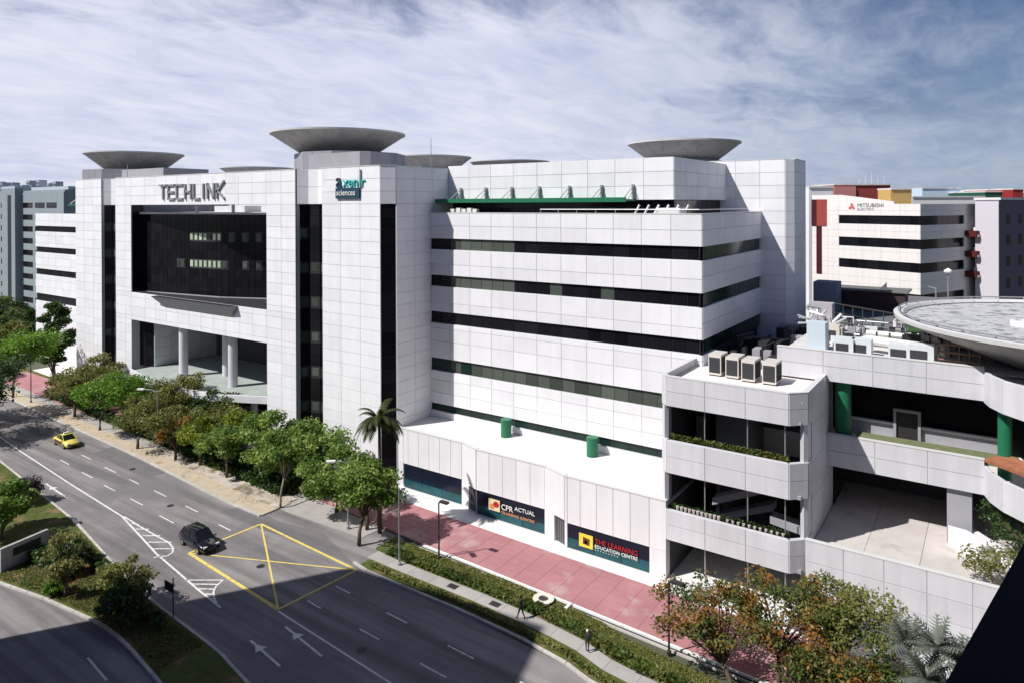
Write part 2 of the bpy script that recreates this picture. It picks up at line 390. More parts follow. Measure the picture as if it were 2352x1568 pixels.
# road patches of newer asphalt
r = MB()
for c in ([(640,1195),(560,1160),(505,1175),(600,1215),(700,1245),(818,1300),(745,1225)], [(300,1010),(380,1085),(330,1098),(215,1040)]):
    r.sheet([gp(x, y)[:2] for x, y in c], .004)
struct(r.build('road_patch', ASPH2))
def strip_on(K, d0, d1, x0, x1, z0, z1, m, name, step=None, holes=None):
    xs = sorted(set([x0, x1]+[k[0] for k in K if x0 < k[0] < x1]))
    b = MB()
    for a, c in zip(xs, xs[1:]):
        ya, yc = interp(K, a), interp(K, c)
        b.prism([(a, ya+d0), (c, yc+d0), (c, yc+d1), (a, ya+d1)], z0, z1)
    return struct(b.build(name, m))
# kerb stones: pieces of the kerbs
def kerb(K, d, x0, x1, name, w=.22, step=2.0):
    root = struct(bpy.data.objects.new(name, None)); COL.objects.link(root); ORIG[root.name] = Vector((0, 0, 0))
    x = x0; n = 0
    while x < x1-.05:
        x2 = min(x+step, x1); ya, yb = interp(K, x)+d, interp(K, x2)+d
        L = math.hypot(x2-x, yb-ya); k = ('kerb', round(L, 1))
        if k not in PANEL_MESH:
            b = MB(); b.box(.012, round(L, 1)-.008, 0, w, 0, .15); me = bpy.data.meshes.new('kerb_stone'); me.from_pydata(b.v, [], b.f); me.materials.append(KERB); PANEL_MESH[k] = me
        o = bpy.data.objects.new('kerb_stone', PANEL_MESH[k]); COL.objects.link(o); o.location = (x, ya, 0); o.rotation_euler = (0, 0, math.atan2(yb-ya, x2-x)); o.parent = root
        x = x2; n += 1
kerb(K1, -.22, -150, -60.6, 'building_side_kerb'); kerb(K1b, -.22, -46, 0, 'hedge_side_kerb')
kerb(K2, 0.0, -110, -10, 'median_kerb'); kerb(K3, -.22, -84, -25, 'service_road_kerb')
# verge on the building side, west of the driveway
strip_on(K1, .0, 1.9, -260, -60.5, -.02, .13, DRY, 'dry_verge')
strip_on(K1, 3.5, 9.5, -260, -62.5, -.02, .125, GRASS, 'planting_bed')
strip_on(K1, 3.5, 4.6, -75, -60.8, -.02, .14, SAND, 'sandy_strip_inner')
strip_on(K1b, .0, 1.35, -45.2, 60, -.02, .13, GRASS, 'roadside_verge')
strip_on(K1b, 2.65, 5.35, -46.2, 60, -.02, .128, GRASS, 'hedge_bed')
def slabs(K, d0, d1, x0, x1, z, m, name, pname, step, rows=1, h=.13):
    root = struct(bpy.data.objects.new(name, None)); COL.objects.link(root); ORIG[root.name] = Vector((0, 0, 0))
    x = x0; cnt = 0
    while x < x1-.05:
        x2 = min(x+step, x1); ya, yb = interp(K, x), interp(K, x2)
        for r_ in range(rows):
            e0 = d0+(d1-d0)*r_/rows; e1 = d0+(d1-d0)*(r_+1)/rows
            b = MB(); b.prism([(0.012, e0+.012), (x2-x-.012, yb-ya+e0+.012), (x2-x-.012, yb-ya+e1-.012), (.012, e1-.012)], -.02, h)
            o = b.build(pname, m); o.location = (x, ya, 0); o.parent = root
        x = x2
strip_on(K1, 1.9, 3.5, -90, -60.5, -.02, .132, SAND, 'sandy_strip')
slabs(K1, 1.9, 3.5, -141, -90, 0, PAVE, 'footpath_west', 'concrete_slab', 3.0)
slabs(K1b, 1.35, 2.65, -45.6, 0, 0, PAVE, 'footpath_east', 'concrete_slab', 2.4)
# white edged drain beside the red promenade
RE = [(-62, 49.2), (-48.5, 48.3), (-44, 47.9), (-38.4, 47.75), (-27.7, 47.25), (-17.3, 46.7), (0, 45.9), (60, 42)]
strip_on(RE, -.62, -.5, -43, 60, -.02, .14, KERB, 'drain_edge_outer')
strip_on(RE, -.5, -.16, -43, 60, -.02, .03, INNER, 'drain_channel')
strip_on(RE, -.16, .08, -43, 60, -.02, .16, APRON, 'drain_edge_inner')
# apron and red promenade
A = MB(); A.prism([(-150, 52.6), (-62, 52.6), (-20, 52.2), (30, 51), (30, 66), (-150, 66)], -.02, .118); struct(A.build('building_apron', APRON))
rp = struct(bpy.data.objects.new('red_promenade', None)); COL.objects.link(rp); ORIG[rp.name] = Vector((0, 0, 0))
base = MB(); base.prism([(-150, 50.4), (-62, 49.3), (-48.6, 48.35), (-44, 48), (-38.4, 47.83), (-27.7, 47.33), (-17.3, 46.78), (5, 45.8), (5, 52.5), (-22, 52.9), (-62, 54.1), (-150, 56.5)], -.02, .128); struct(base.build('paving_bed', PINK, rp))
xx = -52.0; npv = 0
while xx < 2:                                   # pavers one can pick apart near the camera
    y0 = interp(RE, xx)+.1
    for k in range(6):
        w = 1.9; d = (53.6-.022*(xx+50)-y0)/6
        b = MB(); b.box(.02, w-.02, .02, d-.02, 0, .02); o = b.build('red_paver', PINK); o.location = (xx, y0+d*k, .125); o.parent = rp; npv += 1
    xx += 1.9
b = MB(); b.prism([(-56, 53.98), (-30, 53.62), (-20, 53.25), (0, 52.5), (0, 52.74), (-20, 53.5), (-30, 53.88), (-56, 54.24)], .1, .155); struct(b.build('promenade_edging', APRON))
b = MB(); b.prism([(-48.6, 48.3), (-62.0, 49.25), (-61.2, 45.6), (-59.0, 45.4), (-48.8, 45.8)], -.02, .05)
struct(b.build('driveway_ramp', PAVE))
ngon_ = lambda cx_, cy_, r_, n_: [(cx_+r_*math.cos(2*PI*k/n_), cy_+r_*math.sin(2*PI*k/n_)) for k in range(n_)]
mh = MB()
for x_, y_ in ((-70.5, 39.6), (-52.2, 37.3), (-84.0, 42.6), (-36.5, 34.2)): mh.sheet(ngon_(x_, y_, .36, 14), .008)
struct(mh.build('road_manhole_covers', DARKM), 'stuff')
# lane paint
def line(pts, w, z, b):
    for (x0, y0), (x1, y1) in zip(pts, pts[1:]):
        l = math.hypot(x1-x0, y1-y0); nx, ny = -(y1-y0)/l*w/2, (x1-x0)/l*w/2
        b.sheet([(x0+nx, y0+ny), (x0-nx, y0-ny), (x1-nx, y1-ny), (x1+nx, y1+ny)], z)
paint = MB()
line([(-150, 42.2), (-102, 37.7), (-85.4, 36.4), (-72.1, 35.5), (-61.8, 33.4), (-53.5, 32.2), (-49.4, 31.7)], .17, .009, paint)
line([(-45.3, 33.9), (-32.4, 32.9), (0, 30.2), (40, 26)], .15, .009, paint)
P_ = lambda L: [gp(x, y)[:2] for x, y in L]
line(P_([(285,1185),(320,1207),(360,1230),(388,1245),(398,1258),(396,1268),(385,1275),(352,1279)]), .15, .009, paint)
for a, c in (((303,1200),(318,1204)), ((312,1214),(342,1214)), ((325,1229),(368,1229)), ((340,1244),(394,1244)), ((350,1259),(396,1259))): line(P_([a, c]), .16, .0105, paint)
line(P_([(425,1331),(512,1331)]), .14, .009, paint); line(P_([(512,1331),(497,1344),(490,1358),(492,1372),(498,1385)]), .14, .0098, paint)
for a, c in (((440,1340),(503,1341)), ((455,1351),(494,1352)), ((470,1363),(490,1364)), ((480,1374),(492,1374))): line(P_([a, c]), .16, .0108, paint)
for x0, x1, y in ((-87.4,-84.5,41),(-81.2,-78.9,40.75),(-75.7,-73.1,40.65),(-69.2,-66.7,40.4),(-62.4,-60.3,39.85),(-87.9,-85.1,38.7),(-81.8,-79.2,38.3),(-75.7,-73,38.1),(-69.2,-66.4,37.65),(-94,-91.4,41.4),(-94.4,-91.8,39.1),
                  (-44.6,-42.9,36.05),(-38.5,-36.4,35.8),(-32.2,-29.8,35.4),(-26,-23.6,35.1),(-44.4,-42.6,38.75),(-38.3,-36.1,38.4),(-31.9,-29.5,37.95),(-25.6,-23.2,37.7)):
    line([(x0, y+.05), (x1, y-.05)], .13, .009, paint)
line([(-51.5, 23), (-48, 22.6)], .15, .009, paint); line([(-45.5, 22.2), (-42, 21.6)], .15, .009, paint)
struct(paint.build('white_lane_markings', LINEW))
ar = MB()
for (x0, y0, x1, y1) in ((-81.6, 34.45, -87.7, 34.9), (-38.3, 32.2, -43.2, 32.95), (-39.8, 29.9, -43.9, 30.5)):
    line([(x0, y0), (x1, y1)], .18, .009, ar)
    l = math.hypot(x1-x0, y1-y0); ux, uy = (x1-x0)/l, (y1-y0)/l
    for hx in (l*.62,):
        bx, by = x0+ux*hx, y0+uy*hx
        ar.sheet([(bx+ux*.9, by+uy*.9), (bx-uy*.42, by+ux*.42), (bx+uy*.42, by-ux*.42)], .012)
struct(ar.build('lane_arrows', LINEW))
yb = MB(); Q = [(-59.1, 42.3), (-44.9, 41.5), (-45.5, 34.05), (-59.5, 35.1)]
line([Q[0], Q[1]], .26, .0135, yb); line([Q[1], Q[2]], .2, .0145, yb); line([Q[2], Q[3]], .3, .0135, yb); line([Q[3], Q[0]], .22, .0145, yb)
line([Q[0], Q[2]], .16, .0155, yb); line([Q[1], Q[3]], .16, .0165, yb)
struct(yb.build('yellow_box_junction', LINEY))
# median: grass between K2 and K3
md = MB(); xs = [-110, -90, -77, -67.9, -62, -54.7, -51.2, -44.8, -40.3, -20, 20]
for a, c in zip(xs, xs[1:]): md.prism([(a, interp(K3, a)), (c, interp(K3, c)), (c, interp(K2, c)), (a, interp(K2, a))], -.02, .13)
struct(md.build('median_grass', GRASS))
md = MB(); md.sheet(P_([(140,1295),(172,1305),(205,1298),(210,1312),(190,1322),(168,1345),(152,1330)]), .137); struct(md.build('bare_soil', SOIL))

# ================================================================== MAIN OFFICE BUILDING (entrance block)
YA = 55.7; TOP = 35.35
O = thing('office_building', 'big white panel-clad office block with a huge framed glass wall and TECHLINK on its parapet', 'building', (-92, 62, 0))
wl = MB()
# front: openings measured from the left end x=-128
X0 = -128.
H = [(X0*-1-109.8, 128-76.4, 17.7, 31.1), (128-109.8, 128-76.4, 0, 13.5), (128-118.9, 128-114.6, 0, 31.1)]
H[0] = (18.2, 51.6, 17.7, 31.1)
clad(O, (X0, YA), (-118.9, YA), 0, TOP)
clad(O, (-114.6, YA), (-70.5, YA), 0, TOP, holes=[(114.6-109.8, 114.6-76.4, 17.7, 31.1), (114.6-109.8, 114.6-76.4, 0, 13.5)], back=1.6)
clad(O, (-65.8, YA), (-56.2, YA), 0, TOP, cw=3.2)
clad(O, (-56.2, YA), (-55, YA+1.2), 31.1, TOP, cw=1.8)
clad(O, (-55, YA+1.2), (-55, 78), 0, TOP, cw=3.1)
clad(O, (X0, 78), (X0, YA), 0, TOP)
def lit_strip(i, j):
    return BLIND if (j % 3 == 1 and random.random() < .8) else None
glaze(O, (-56.2, YA), (-55, YA+1.2), 0, 31.1, 1.2, 1.42, rec=.06, frame=True, key='strip_pane')
def arc_strip(xa, xb, depth=1.3, n=4):
    c = (xb-xa)/2; R = (c*c+depth*depth)/(2*depth); xm = (xa+xb)/2; cy = YA+depth-R
    th = math.asin(c/R); pts = [(xm+R*math.sin(-th+2*th*i/n), cy+R*math.cos(-th+2*th*i/n)) for i in range(n+1)]
    for a, b in zip(pts, pts[1:]):
        clad(O, a, b, 31.1, TOP, cw=5, ch=2.2, back=.25)
        glaze(O, a, b, 0, 31.1, 2, 1.42, rec=.35, special=lit_strip, key='strip_pane')
arc_strip(-70.5, -65.8); arc_strip(-118.9, -114.6)
# solid volumes behind the skins
v = MB()
v.box(-127.6, -119.0, 56.1, 78, 0, 34.3); v.box(-119.0, -109.9, 57.6, 78, 0, 34.3); v.box(-76.3, -65.65, 57.7, 78, 0, 34.3); v.box(-65.6, -56.5, 56.2, 78, 0, 34.3); v.box(-56.5, -55.35, 57.3, 78, 0, 34.3)
v.box(-109.9, -76.3, 72, 78, 0, 34.3); v.box(-109.9, -76.3, 57.35, 72, 13.5, 17.45)
v.build('core_wall', GREYP, O)
v = MB(); v.box(-127.6, -119.1, 56.1, 78, 34.3, 34.45); v.box(-119.1, -109.9, 57.7, 78, 34.3, 34.45); v.box(-76.3, -65.6, 57.7, 78, 34.3, 34.45); v.box(-65.6, -56.5, 56.2, 78, 34.3, 34.45); v.box(-109.9, -76.3, 57.35, 78, 29.75, 29.95); v.build('roof', ROOFC, O)
# coping on the parapet
v = MB()
for a, b in (((-128, YA), (-118.9, YA)), ((-114.6, YA), (-70.5, YA)), ((-65.8, YA), (-56.2, YA)), ((-56.2, YA), (-55, YA+1.2)), ((-55, YA+1.2), (-55, 78))):
    v.wbox(a, b, -.5, .09, TOP, TOP+.08)
v.build('coping', RIM, O)
# curtain wall folded behind the frame
def cw_special(i, j):
    if j == 6 and 11 <= i <= 17: return LIT if i != 15 else BLIND
    if j == 3 and (11 <= i <= 17): return LIT
    if j == 3 and i in (8, 9): return BLIND
    return None
def cw2(i, j):
    if j == 3 and random.random() < .6: return BLIND
    if j == 6 and i in (1, 3, 5, 13, 14, 15): return BLIND
    return None
pA, pB, pC = (-109.8, 57.45), (-92.8, 60.0), (-76.4, 66.5)
v = MB(); v.prism([pA, (-109.8, 72), (-76.4, 72), pC, pB], 17.72, 29.7); v.build('curtain_wall_core', mat('mullion_grey', (.055, .055, .065), .4, .4), O)
glaze(O, pA, pB, 17.75, 29.7, .95, 1.33, rec=-.05, special=cw_special, frame=False, key='curtain_pane')
glaze(O, pB, pC, 17.75, 29.7, 1.1, 1.33, rec=-.05, special=cw2, frame=False, key='curtain_pane')
v = MB()
for a, b in ((pA, pB), (pB, pC)):
    v = MB(); v.wbox(a, b, 0, .55, 29.7, 30.0, 0); v.build('curtain_wall_coping', RIM, O)
    v = MB(); v.wbox(a, b, 0, .4, 17.62, 17.74, 0); v.build('curtain_wall_sill', GREYP, O)
v = MB(); v.prism([(-109.8, 57.32), (-76.4, 57.32), (-76.4, 66.4), (-92.8, 59.9), (-109.8, 57.42)], 17.46, 17.6); v.build('ledge_floor', mat('ledge_dark_tone', (.03, .03, .032), .9, .2), O)  # dark colour keeps the sunlit ledge from showing bright
v = MB(); v.box(-109.79, -76.41, 55.86, 57.31, 17.705, 17.74); v.build('sill_dark_cover', MATS['ledge_dark_tone'], O)  # dark sheet added to hide the sunlit sill top
v = MB(); v.box(-109.79, -109.74, 55.8, 57.35, 17.75, 31.09); v.build('reveal_glazing', GLASS, O)
v = MB(); v.box(-70.62, -70.5, YA-.12, YA-.05, 0, 35.4); v.build('joint_shadow_line', FRAME, O)  # thin dark boxes stand in for the shadowed vertical joints
v = MB(); v.box(-118.98, -118.86, YA-.12, YA-.05, 0, 35.4); v.build('joint_shadow_line', FRAME, O)
v = MB()                                                     # grey chute under the glass wall, its sunlit top coloured dark
tx0, tx1, bx0, bx1 = -102.2, -82.5, -99.9, -83.6
vs = [(tx0, YA-1.15, 17.72), (tx1, YA-1.15, 17.72), (bx1, YA-.06, 16.1), (bx0, YA-.06, 16.1), (tx0, YA-.06, 17.72), (tx1, YA-.06, 17.72)]
v._add(vs, [(0, 3, 2, 1), (0, 4, 3), (1, 2, 5), (4, 5, 2, 3)]); v._add(vs[:2]+vs[4:], [(0, 1, 3, 2)], 1); v.build('inclined_spout', [GREYP, MATS['ledge_dark_tone']], O)
# things seen through the slot over the curtain wall
v = MB(); v.box(-109.8, -76.4, 71.4, 71.9, 29.96, 31.6); v.box(-104, -96, 66, 69, 29.96, 30.9); v.box(-88, -80, 68, 70.5, 29.96, 30.8); v.build('roof_plant_screen', CLAD2, O)
v = MB()
for xx in (-96.1, -87.2): v.box(xx, xx+.35, 57.9, 58.2, 29.96, 31.1)
v.build('slot_post', CLAD, O)
# entrance hall
v = MB(); v.box(-109.8, -109.5, 57.3, 72, 0, 13.5); v.build('hall_side_wall', GREYP, O)
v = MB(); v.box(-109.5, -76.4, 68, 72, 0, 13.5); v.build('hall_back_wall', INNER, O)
clad(O, (-106.8, 57.6), (-106.8, 68), 6.3, 13.45, cw=2.6, m=CLAD2, back=.15, key='hall_panel')
glaze(O, (-109.75, 56.9), (-106.95, 57.5), 6.3, 13.45, 1.4, 1.4, rec=.0, key='hall_pane')
v = MB(); v.prism([(-107.4, 54.2), (-96, 51.8), (-84, 53.0), (-76.4, 56.5), (-76.4, 68), (-107.4, 68)], 5.75, 6.25)
v.build('porch_roof', mat('porch_roof_screed', (.36, .40, .38), .85, .2, noise=.12, nscale=.5), O)
v = MB()
pr = [(-107.4, 54.2), (-96, 51.8), (-84, 53.0), (-76.4, 56.5)]
for a, b in zip(pr, pr[1:]): v.wbox(a, b, -.25, .06, 5.6, 6.5)
v.build('porch_fascia', CLAD, O)
for cx_, cy_ in ((-97.6, 56.9), (-92.6, 60.6), (-86.3, 57.4), (-81.2, 60.6)):
    v = MB(); v.lathe([(.62, 6.25), (.62, 13.5)], (cx_, cy_, 0), 20); v.build('round_column', CLAD2, O, smooth=False)
for cx_, cy_ in ((-104, 55.6), (-92, 54.4), (-80, 56.3)):
    v = MB(); v.lathe([(.45, 0), (.45, 5.7)], (cx_, cy_, 0), 16); v.build('round_column', CLAD2, O)
# TECHLINK letters, raised from the parapet
def strokes(segs, x, z, w, h, y, t, d, b):
    for (a0, b0, a1, b1) in segs:
        xa, za, xb, zb = x+a0*w, z+b0*h, x+a1*w, z+b1*h
        l = math.hypot(xb-xa, zb-za); ux, uz = (xb-xa)/l, (zb-za)/l; nx, nz = -uz*t/2, ux*t/2
        xa -= ux*t*.3; za -= uz*t*.3; xb += ux*t*.3; zb += uz*t*.3
        q = [(xa+nx, za+nz), (xa-nx, za-nz), (xb-nx, zb-nz), (xb+nx, zb+nz)]
        vs = [(p[0], y, p[1]) for p in q]+[(p[0], y-d, p[1]) for p in q]
        b._add(vs, [(0, 1, 2, 3), (7, 6, 5, 4), (0, 4, 5, 1), (1, 5, 6, 2), (2, 6, 7, 3), (3, 7, 4, 0)])
LET = {'T': [(0, 1, 1, 1), (.55, 1, .55, 0)], 'E': [(0, 1, 1, 1), (0, .5, .9, .5), (0, 0, 1, 0), (0, 0, 0, 1)], 'C': [(0, 1, 1, 1), (0, 0, 1, 0), (0, 0, 0, 1)],
       'H': [(0, 0, 0, 1), (1, 0, 1, 1), (0, .5, 1, .5)], 'L': [(0, 1, 0, 0), (0, 0, 1, 0)], 'I': [(.5, 0, .5, 1)], 'N': [(0, 0, 0, 1), (0, 1, 1, 0), (1, 0, 1, 1)], 'K': [(0, 0, 0, 1), (0, .45, 1, 1.15), (.15, .5, 1, 0)]}
LETM = mat('brushed_letter_metal', (.30, .305, .32), .5, .5, metal=.2)
xl = -101.3
for ch, w in zip('TECHLINK', (1.6, 1.45, 1.45, 1.45, 1.35, .55, 1.5, 1.6)):
    b = MB(); strokes(LET[ch], xl, 31.95, w, 2.0, YA-.06, .27, .24, b); b.build('sign_letter', LETM, O); xl += w+.72
def text(s, size, loc, name, m, parent=None, ext=.03, rot=(PI/2, 0, 0), local=False, shear=0, sx=1):
    c = bpy.data.curves.new('t', 'FONT'); c.body = s; c.size = size; c.extrude = ext; c.shear = shear; c.resolution_u = 2
    o = bpy.data.objects.new('t', c); COL.objects.link(o)
    bpy.context.view_layer.update()
    me = bpy.data.meshes.new_from_object(o.evaluated_get(bpy.context.evaluated_depsgraph_get()))
    bpy.data.objects.remove(o); bpy.data.curves.remove(c)
    me.materials.clear(); me.materials.append(m)
    o = bpy.data.objects.new(name, me); COL.objects.link(o); o.rotation_euler = rot; o.location = loc; o.scale = (sx, 1, 1)
    if parent is not None:
        o.parent = parent; o.location = Vector(loc)-ORIG.get(parent.name, Vector((0, 0, 0)))
    return o
TEAL = mat('sign_turquoise', (.03, .42, .40), .5, .4); NAVY = mat('sign_dark_teal', (.012, .055, .085), .5, .4); WHT = mat('sign_white', (.78, .78, .76), .6, .3)
sg = thing('wall_sign', 'small dark blue and turquoise company sign high on the white tower face', 'sign', (-61, YA-.1, 32))
b = MB(); b.box(-63.2, -59.3, YA-.28, YA-.06, 31.75, 32.95); b.build('sign_box', NAVY, sg)
text('sciences', .95, (-63.0, YA-.33, 32.1), 'lettering', WHT, sg)
text('a', 2.5, (-63.3, YA-.12, 33.0), 'letter', NAVY, sg, ext=.1)
text('xenir', 1.75, (-62.1, YA-.12, 33.05), 'lettering', TEAL, sg, ext=.08)
b = MB(); b.box(-59.3, -59.12, YA-.25, YA-.06, 33.0, 35.0); b.build('letter_stroke', GREYP, sg)

# drums and dishes on the roofs
def dish(parent, c, r=9.5, zr=41.1, rn=5.3, zn=38.2, drum=None):
    b = MB(); b.lathe([(rn, zn-.02), (r, zr), (r-.15, zr+.02), (rn*.4, zr-1.2)], (*c, 0), 64)
    d = b.build('roof_dish', DISH, parent, smooth=False)
    b = MB(); b.lathe([(r-.25, zr), (r+.03, zr-.05), (r+.06, zr+.18), (r-.25, zr+.2), (r-.25, zr)], (*c, 0), 64, cap=False)
    o = b.build('dish_rim', RIM); o.parent = d
def drum(parent, pts, z0, z1):
    n = len(pts)
    for i in range(n):
        a, b = pts[i], pts[(i+1) % n]
        if math.hypot(b[0]-a[0], b[1]-a[1]) > .3: clad(parent, a, b, z0, z1, cw=1.5, ch=3.6, m=mat('grey_cladding', (.30, .30, .335), .5, .35, rand=.06), back=.2, key='drum_panel', proud=.04)
    v = MB(); v.prism([(p[0], p[1]) for p in pts], z1-.25, z1-.02); v.build('drum_roof', ROOFG, parent)
def ngon(cx_, cy_, r, n, ph=0): return [(cx_+r*math.cos(ph+2*PI*k/n), cy_+r*math.sin(ph+2*PI*k/n)) for k in range(n)]
drum(O, ngon(-73.2, 66.9, 7.4, 10, .2), 34.3, 37.9)
b = MB(); b.lathe([(5.3, 37.6), (5.3, 38.25)], (-75.6, 66.9, 0), 32); b.build('dish_neck', GREYP, O)
b = MB(); b.prism([(-73, 59.6), (-63.6, 59.6), (-62.7, 60.5), (-62.7, 64), (-73, 64)], 34.4, 37.5); b.build('lift_motor_room', GREYP, O)
dish(O, (-75.6, 66.9), r=9.15, zr=40.7)
drum(O, ngon(-131.5, 66.9, 8.2, 10, .2), 34.3, 37.4); dish(O, (-134.4, 68.9), r=8.5, rn=4.9, zr=40.6, zn=37.7)
b = MB(); b.box(-128, -112, 62, 70, 34.4, 37.2); b.build('lift_motor_room', GREYP, O)
# long roof pavilion seen over the parapet
v = MB(); v.box(-116, -72, 80, 88, 30, 36.9); v.build('rear_roof_block', GREYP, O)
v = MB()
for x in np.arange(-115, -74, 4.6): v.box(x, x+3.6, 79.85, 79.95, 35.3, 36.2)
v.build('louvre_band', FRAME, O)
O2 = thing('rear_office_wing', 'rear wing whose grey dishes just clear the long white roofline', 'building', (-100, 112, 0))
v = MB(); v.box(-170, -32, 96, 128, 0, 33.5); v.build('wall', GREYP, O2)
for c in ((-156, 111), (-98, 111), (-42.2, 110.4)):
    b = MB(); b.lathe([(6.5, 33.5), (6.5, 37.8)], (*c, 0), 24); b.build('dish_neck', GREYP, O2)
    dish(O2, c, r=9.0, zr=40.3 if c[0] < -100 else 40.7, zn=37.9)
b = MB(); b.lathe([(5, 33), (5, 37)], (-96, 138, 0), 24); b.build('dish_neck', GREYP, O2); dish(O2, (-96, 138), zr=41, zn=37.8)

# ================================================================== BANDED WING
YB = 62.57; XE = -22.16
Wg = thing('office_wing', 'white wing with long black ribbon windows stacked in five storeys', 'building', (-38, 66, 0))
bands = [(25.8, 27.06), (21.5, 22.8), (17.2, 18.55), (11.7, 13.15), (7.0, 7.84)]
L = XE+55
holes = [(-1, L+1, a, b) for a, b in bands]
clad(Wg, (-55, YB), (XE, YB), 6.2, 30.03, holes=holes, cw=3.02, ch=1.46)
clad(Wg, (XE, YB), (XE, 82), 17.2, 30.03, holes=[(-1, 30, a, b) for a, b in bands[:3]], cw=3.2, ch=1.46)
clad(Wg, (XE, YB), (XE, 66), 6, 17.2, holes=[(-1, 30, a, b) for a, b in bands[3:]], cw=3.2, ch=1.46)
def wing_sp(bi):
    def f(i, j):
        if bi in (0, 1) and 2 <= i <= 7: return BLIND
        if bi == 3 and i >= 2 and i % 1 == 0 and random.random() < .9: return BLIND
        if bi == 1 and i in (11, 15): return BLIND
        return None
    return f
for bi, (a, b) in enumerate(bands):
    glaze(Wg, (-55, YB), (XE, YB), a, b, 1.51, rec=.22, special=wing_sp(bi), m=GLASSG if bi > 2 else GLASS)
    if bi < 3: glaze(Wg, (XE, YB), (XE, 82), a, b, 1.51, rec=.22, m=GLASSG)
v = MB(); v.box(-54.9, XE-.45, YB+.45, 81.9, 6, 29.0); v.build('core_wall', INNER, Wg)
v = MB(); v.box(-54.9, XE-.3, YB+.3, 82, 29.02, 29.15); v.build('roof', ROOFC, Wg)
v = MB(); v.wbox((-55, YB), (XE, YB), -.4, .08, 30.03, 30.1); v.wbox((XE, YB), (XE, 82), -.4, .08, 30.03, 30.1); v.build('coping', RIM, Wg)
# penthouse set back over a dark glazed gallery
clad(Wg, (-55, 66), (-26.2, 66), 31.4, 35.65, cw=3.05, ch=1.42)
clad(Wg, (-26.2, 66), (-26.2, 82), 31.4, 35.65, cw=3.2, ch=1.42)
v = MB(); v.box(-54.9, -26.5, 66.35, 82, 31.42, 35.2); v.build('penthouse_core', GREYP, Wg)
v = MB(); v.box(-54.9, -26.5, 66.31, 82, 35.2, 35.35); v.build('penthouse_roof', ROOFC, Wg)
glaze(Wg, (-55, 66.8), (-26.5, 66.8), 29.15, 31.38, 1.5, rec=0, key='gallery_pane')
glaze(Wg, (-26.9, 66.8), (-26.9, 82), 29.15, 31.38, 1.5, rec=0, key='gallery_pane')
v = MB(); v.box(-55, -30.2, 63.6, 66.0, 31.28, 31.48); v.box(-55, -30.2, 63.45, 63.62, 31.2, 31.66); v.build('green_canopy', GREEN, Wg)
for pxx in (1060, 1117, 1177, 1240, 1309, 1383, 1455):
    X = onY(pxx, 440, 65.9)[0]
    v = MB(); v.tube([(X, 65.92, 32.9), (X, 63.7, 31.6)], .055, 5); v.tube([(X, 65.92, 32.6), (X+.0, 64.7, 31.5)], .045, 5); v.box(X-.09, X+.09, 65.6, 65.95, 31.5, 33.0); v.build('canopy_bracket', STEEL, Wg)
# roof clutter on the terrace
tk = MB()
for k, x in enumerate((-52.5, -51.6, -50.8, -50.0, -49.2)): tk.box(x, x+.55, 63.3, 63.8, 29.16, 30.5+.1*(k % 2))
tag(tk.build('rooftop_condenser', mat('condenser_white', (.72, .72, .70), .5, .4)), 'row of small white condensers on the terrace next to the tower', 'condenser')
hb = thing('rooftop_handrail', 'thin rail with white pipes along the terrace edge', 'handrail', (-34, 63.5, 29.15))
v = MB(); v.tube([(-40, 63.2, 30.45), (XE-.5, 63.2, 30.45)], .05, 5); v.tube([(XE-.6, 63.2, 30.45), (XE-.6, 79, 30.45)], .05, 5)
for x in np.arange(-40, XE-.5, 2.2): v.tube([(x, 63.2, 29.15), (x, 63.2, 30.45)], .04, 5)
v.build('rail', STEEL, hb)
v = MB()
for k in range(6): v.tube([(-30+.9*k, 64.2+.3*k, 29.2), (-29.2+.9*k, 64.5+.3*k, 30.9)], .12, 6)
v.box(-27.5, -25, 64.5, 66, 29.2, 30.6); v.build('pipe', mat('duct_white', (.70, .70, .70), .5, .4), hb)

# service tower behind the wing's end
S = thing('service_tower', 'tall windowless white tower rising behind the right end of the banded wing', 'building', (-24, 86, 0))
clad(S, (-36, 82), (-19.54, 82), 4, 35.95, cw=2.9, ch=1.46)
clad(S, (-19.54, 82), (-18.72, 82.82), 4, 35.95, cw=2, ch=1.46)
clad(S, (-18.72, 82.82), (-18.72, 88.2), 4, 35.95, cw=2.7, ch=1.46)
v = MB(); v.prism([(-36, 82.35), (-19.7, 82.35), (-19.05, 83), (-19.05, 88.2), (-36, 88.2)], 4, 35.5); v.build('core_wall', GREYP, S)
v = MB(); v.wbox((-36, 82), (-19.54, 82), -.4, .08, 35.95, 36.02); v.wbox((-18.72, 82.82), (-18.72, 88.2), -.4, .08, 35.95, 36.02); v.build('coping', RIM, S)

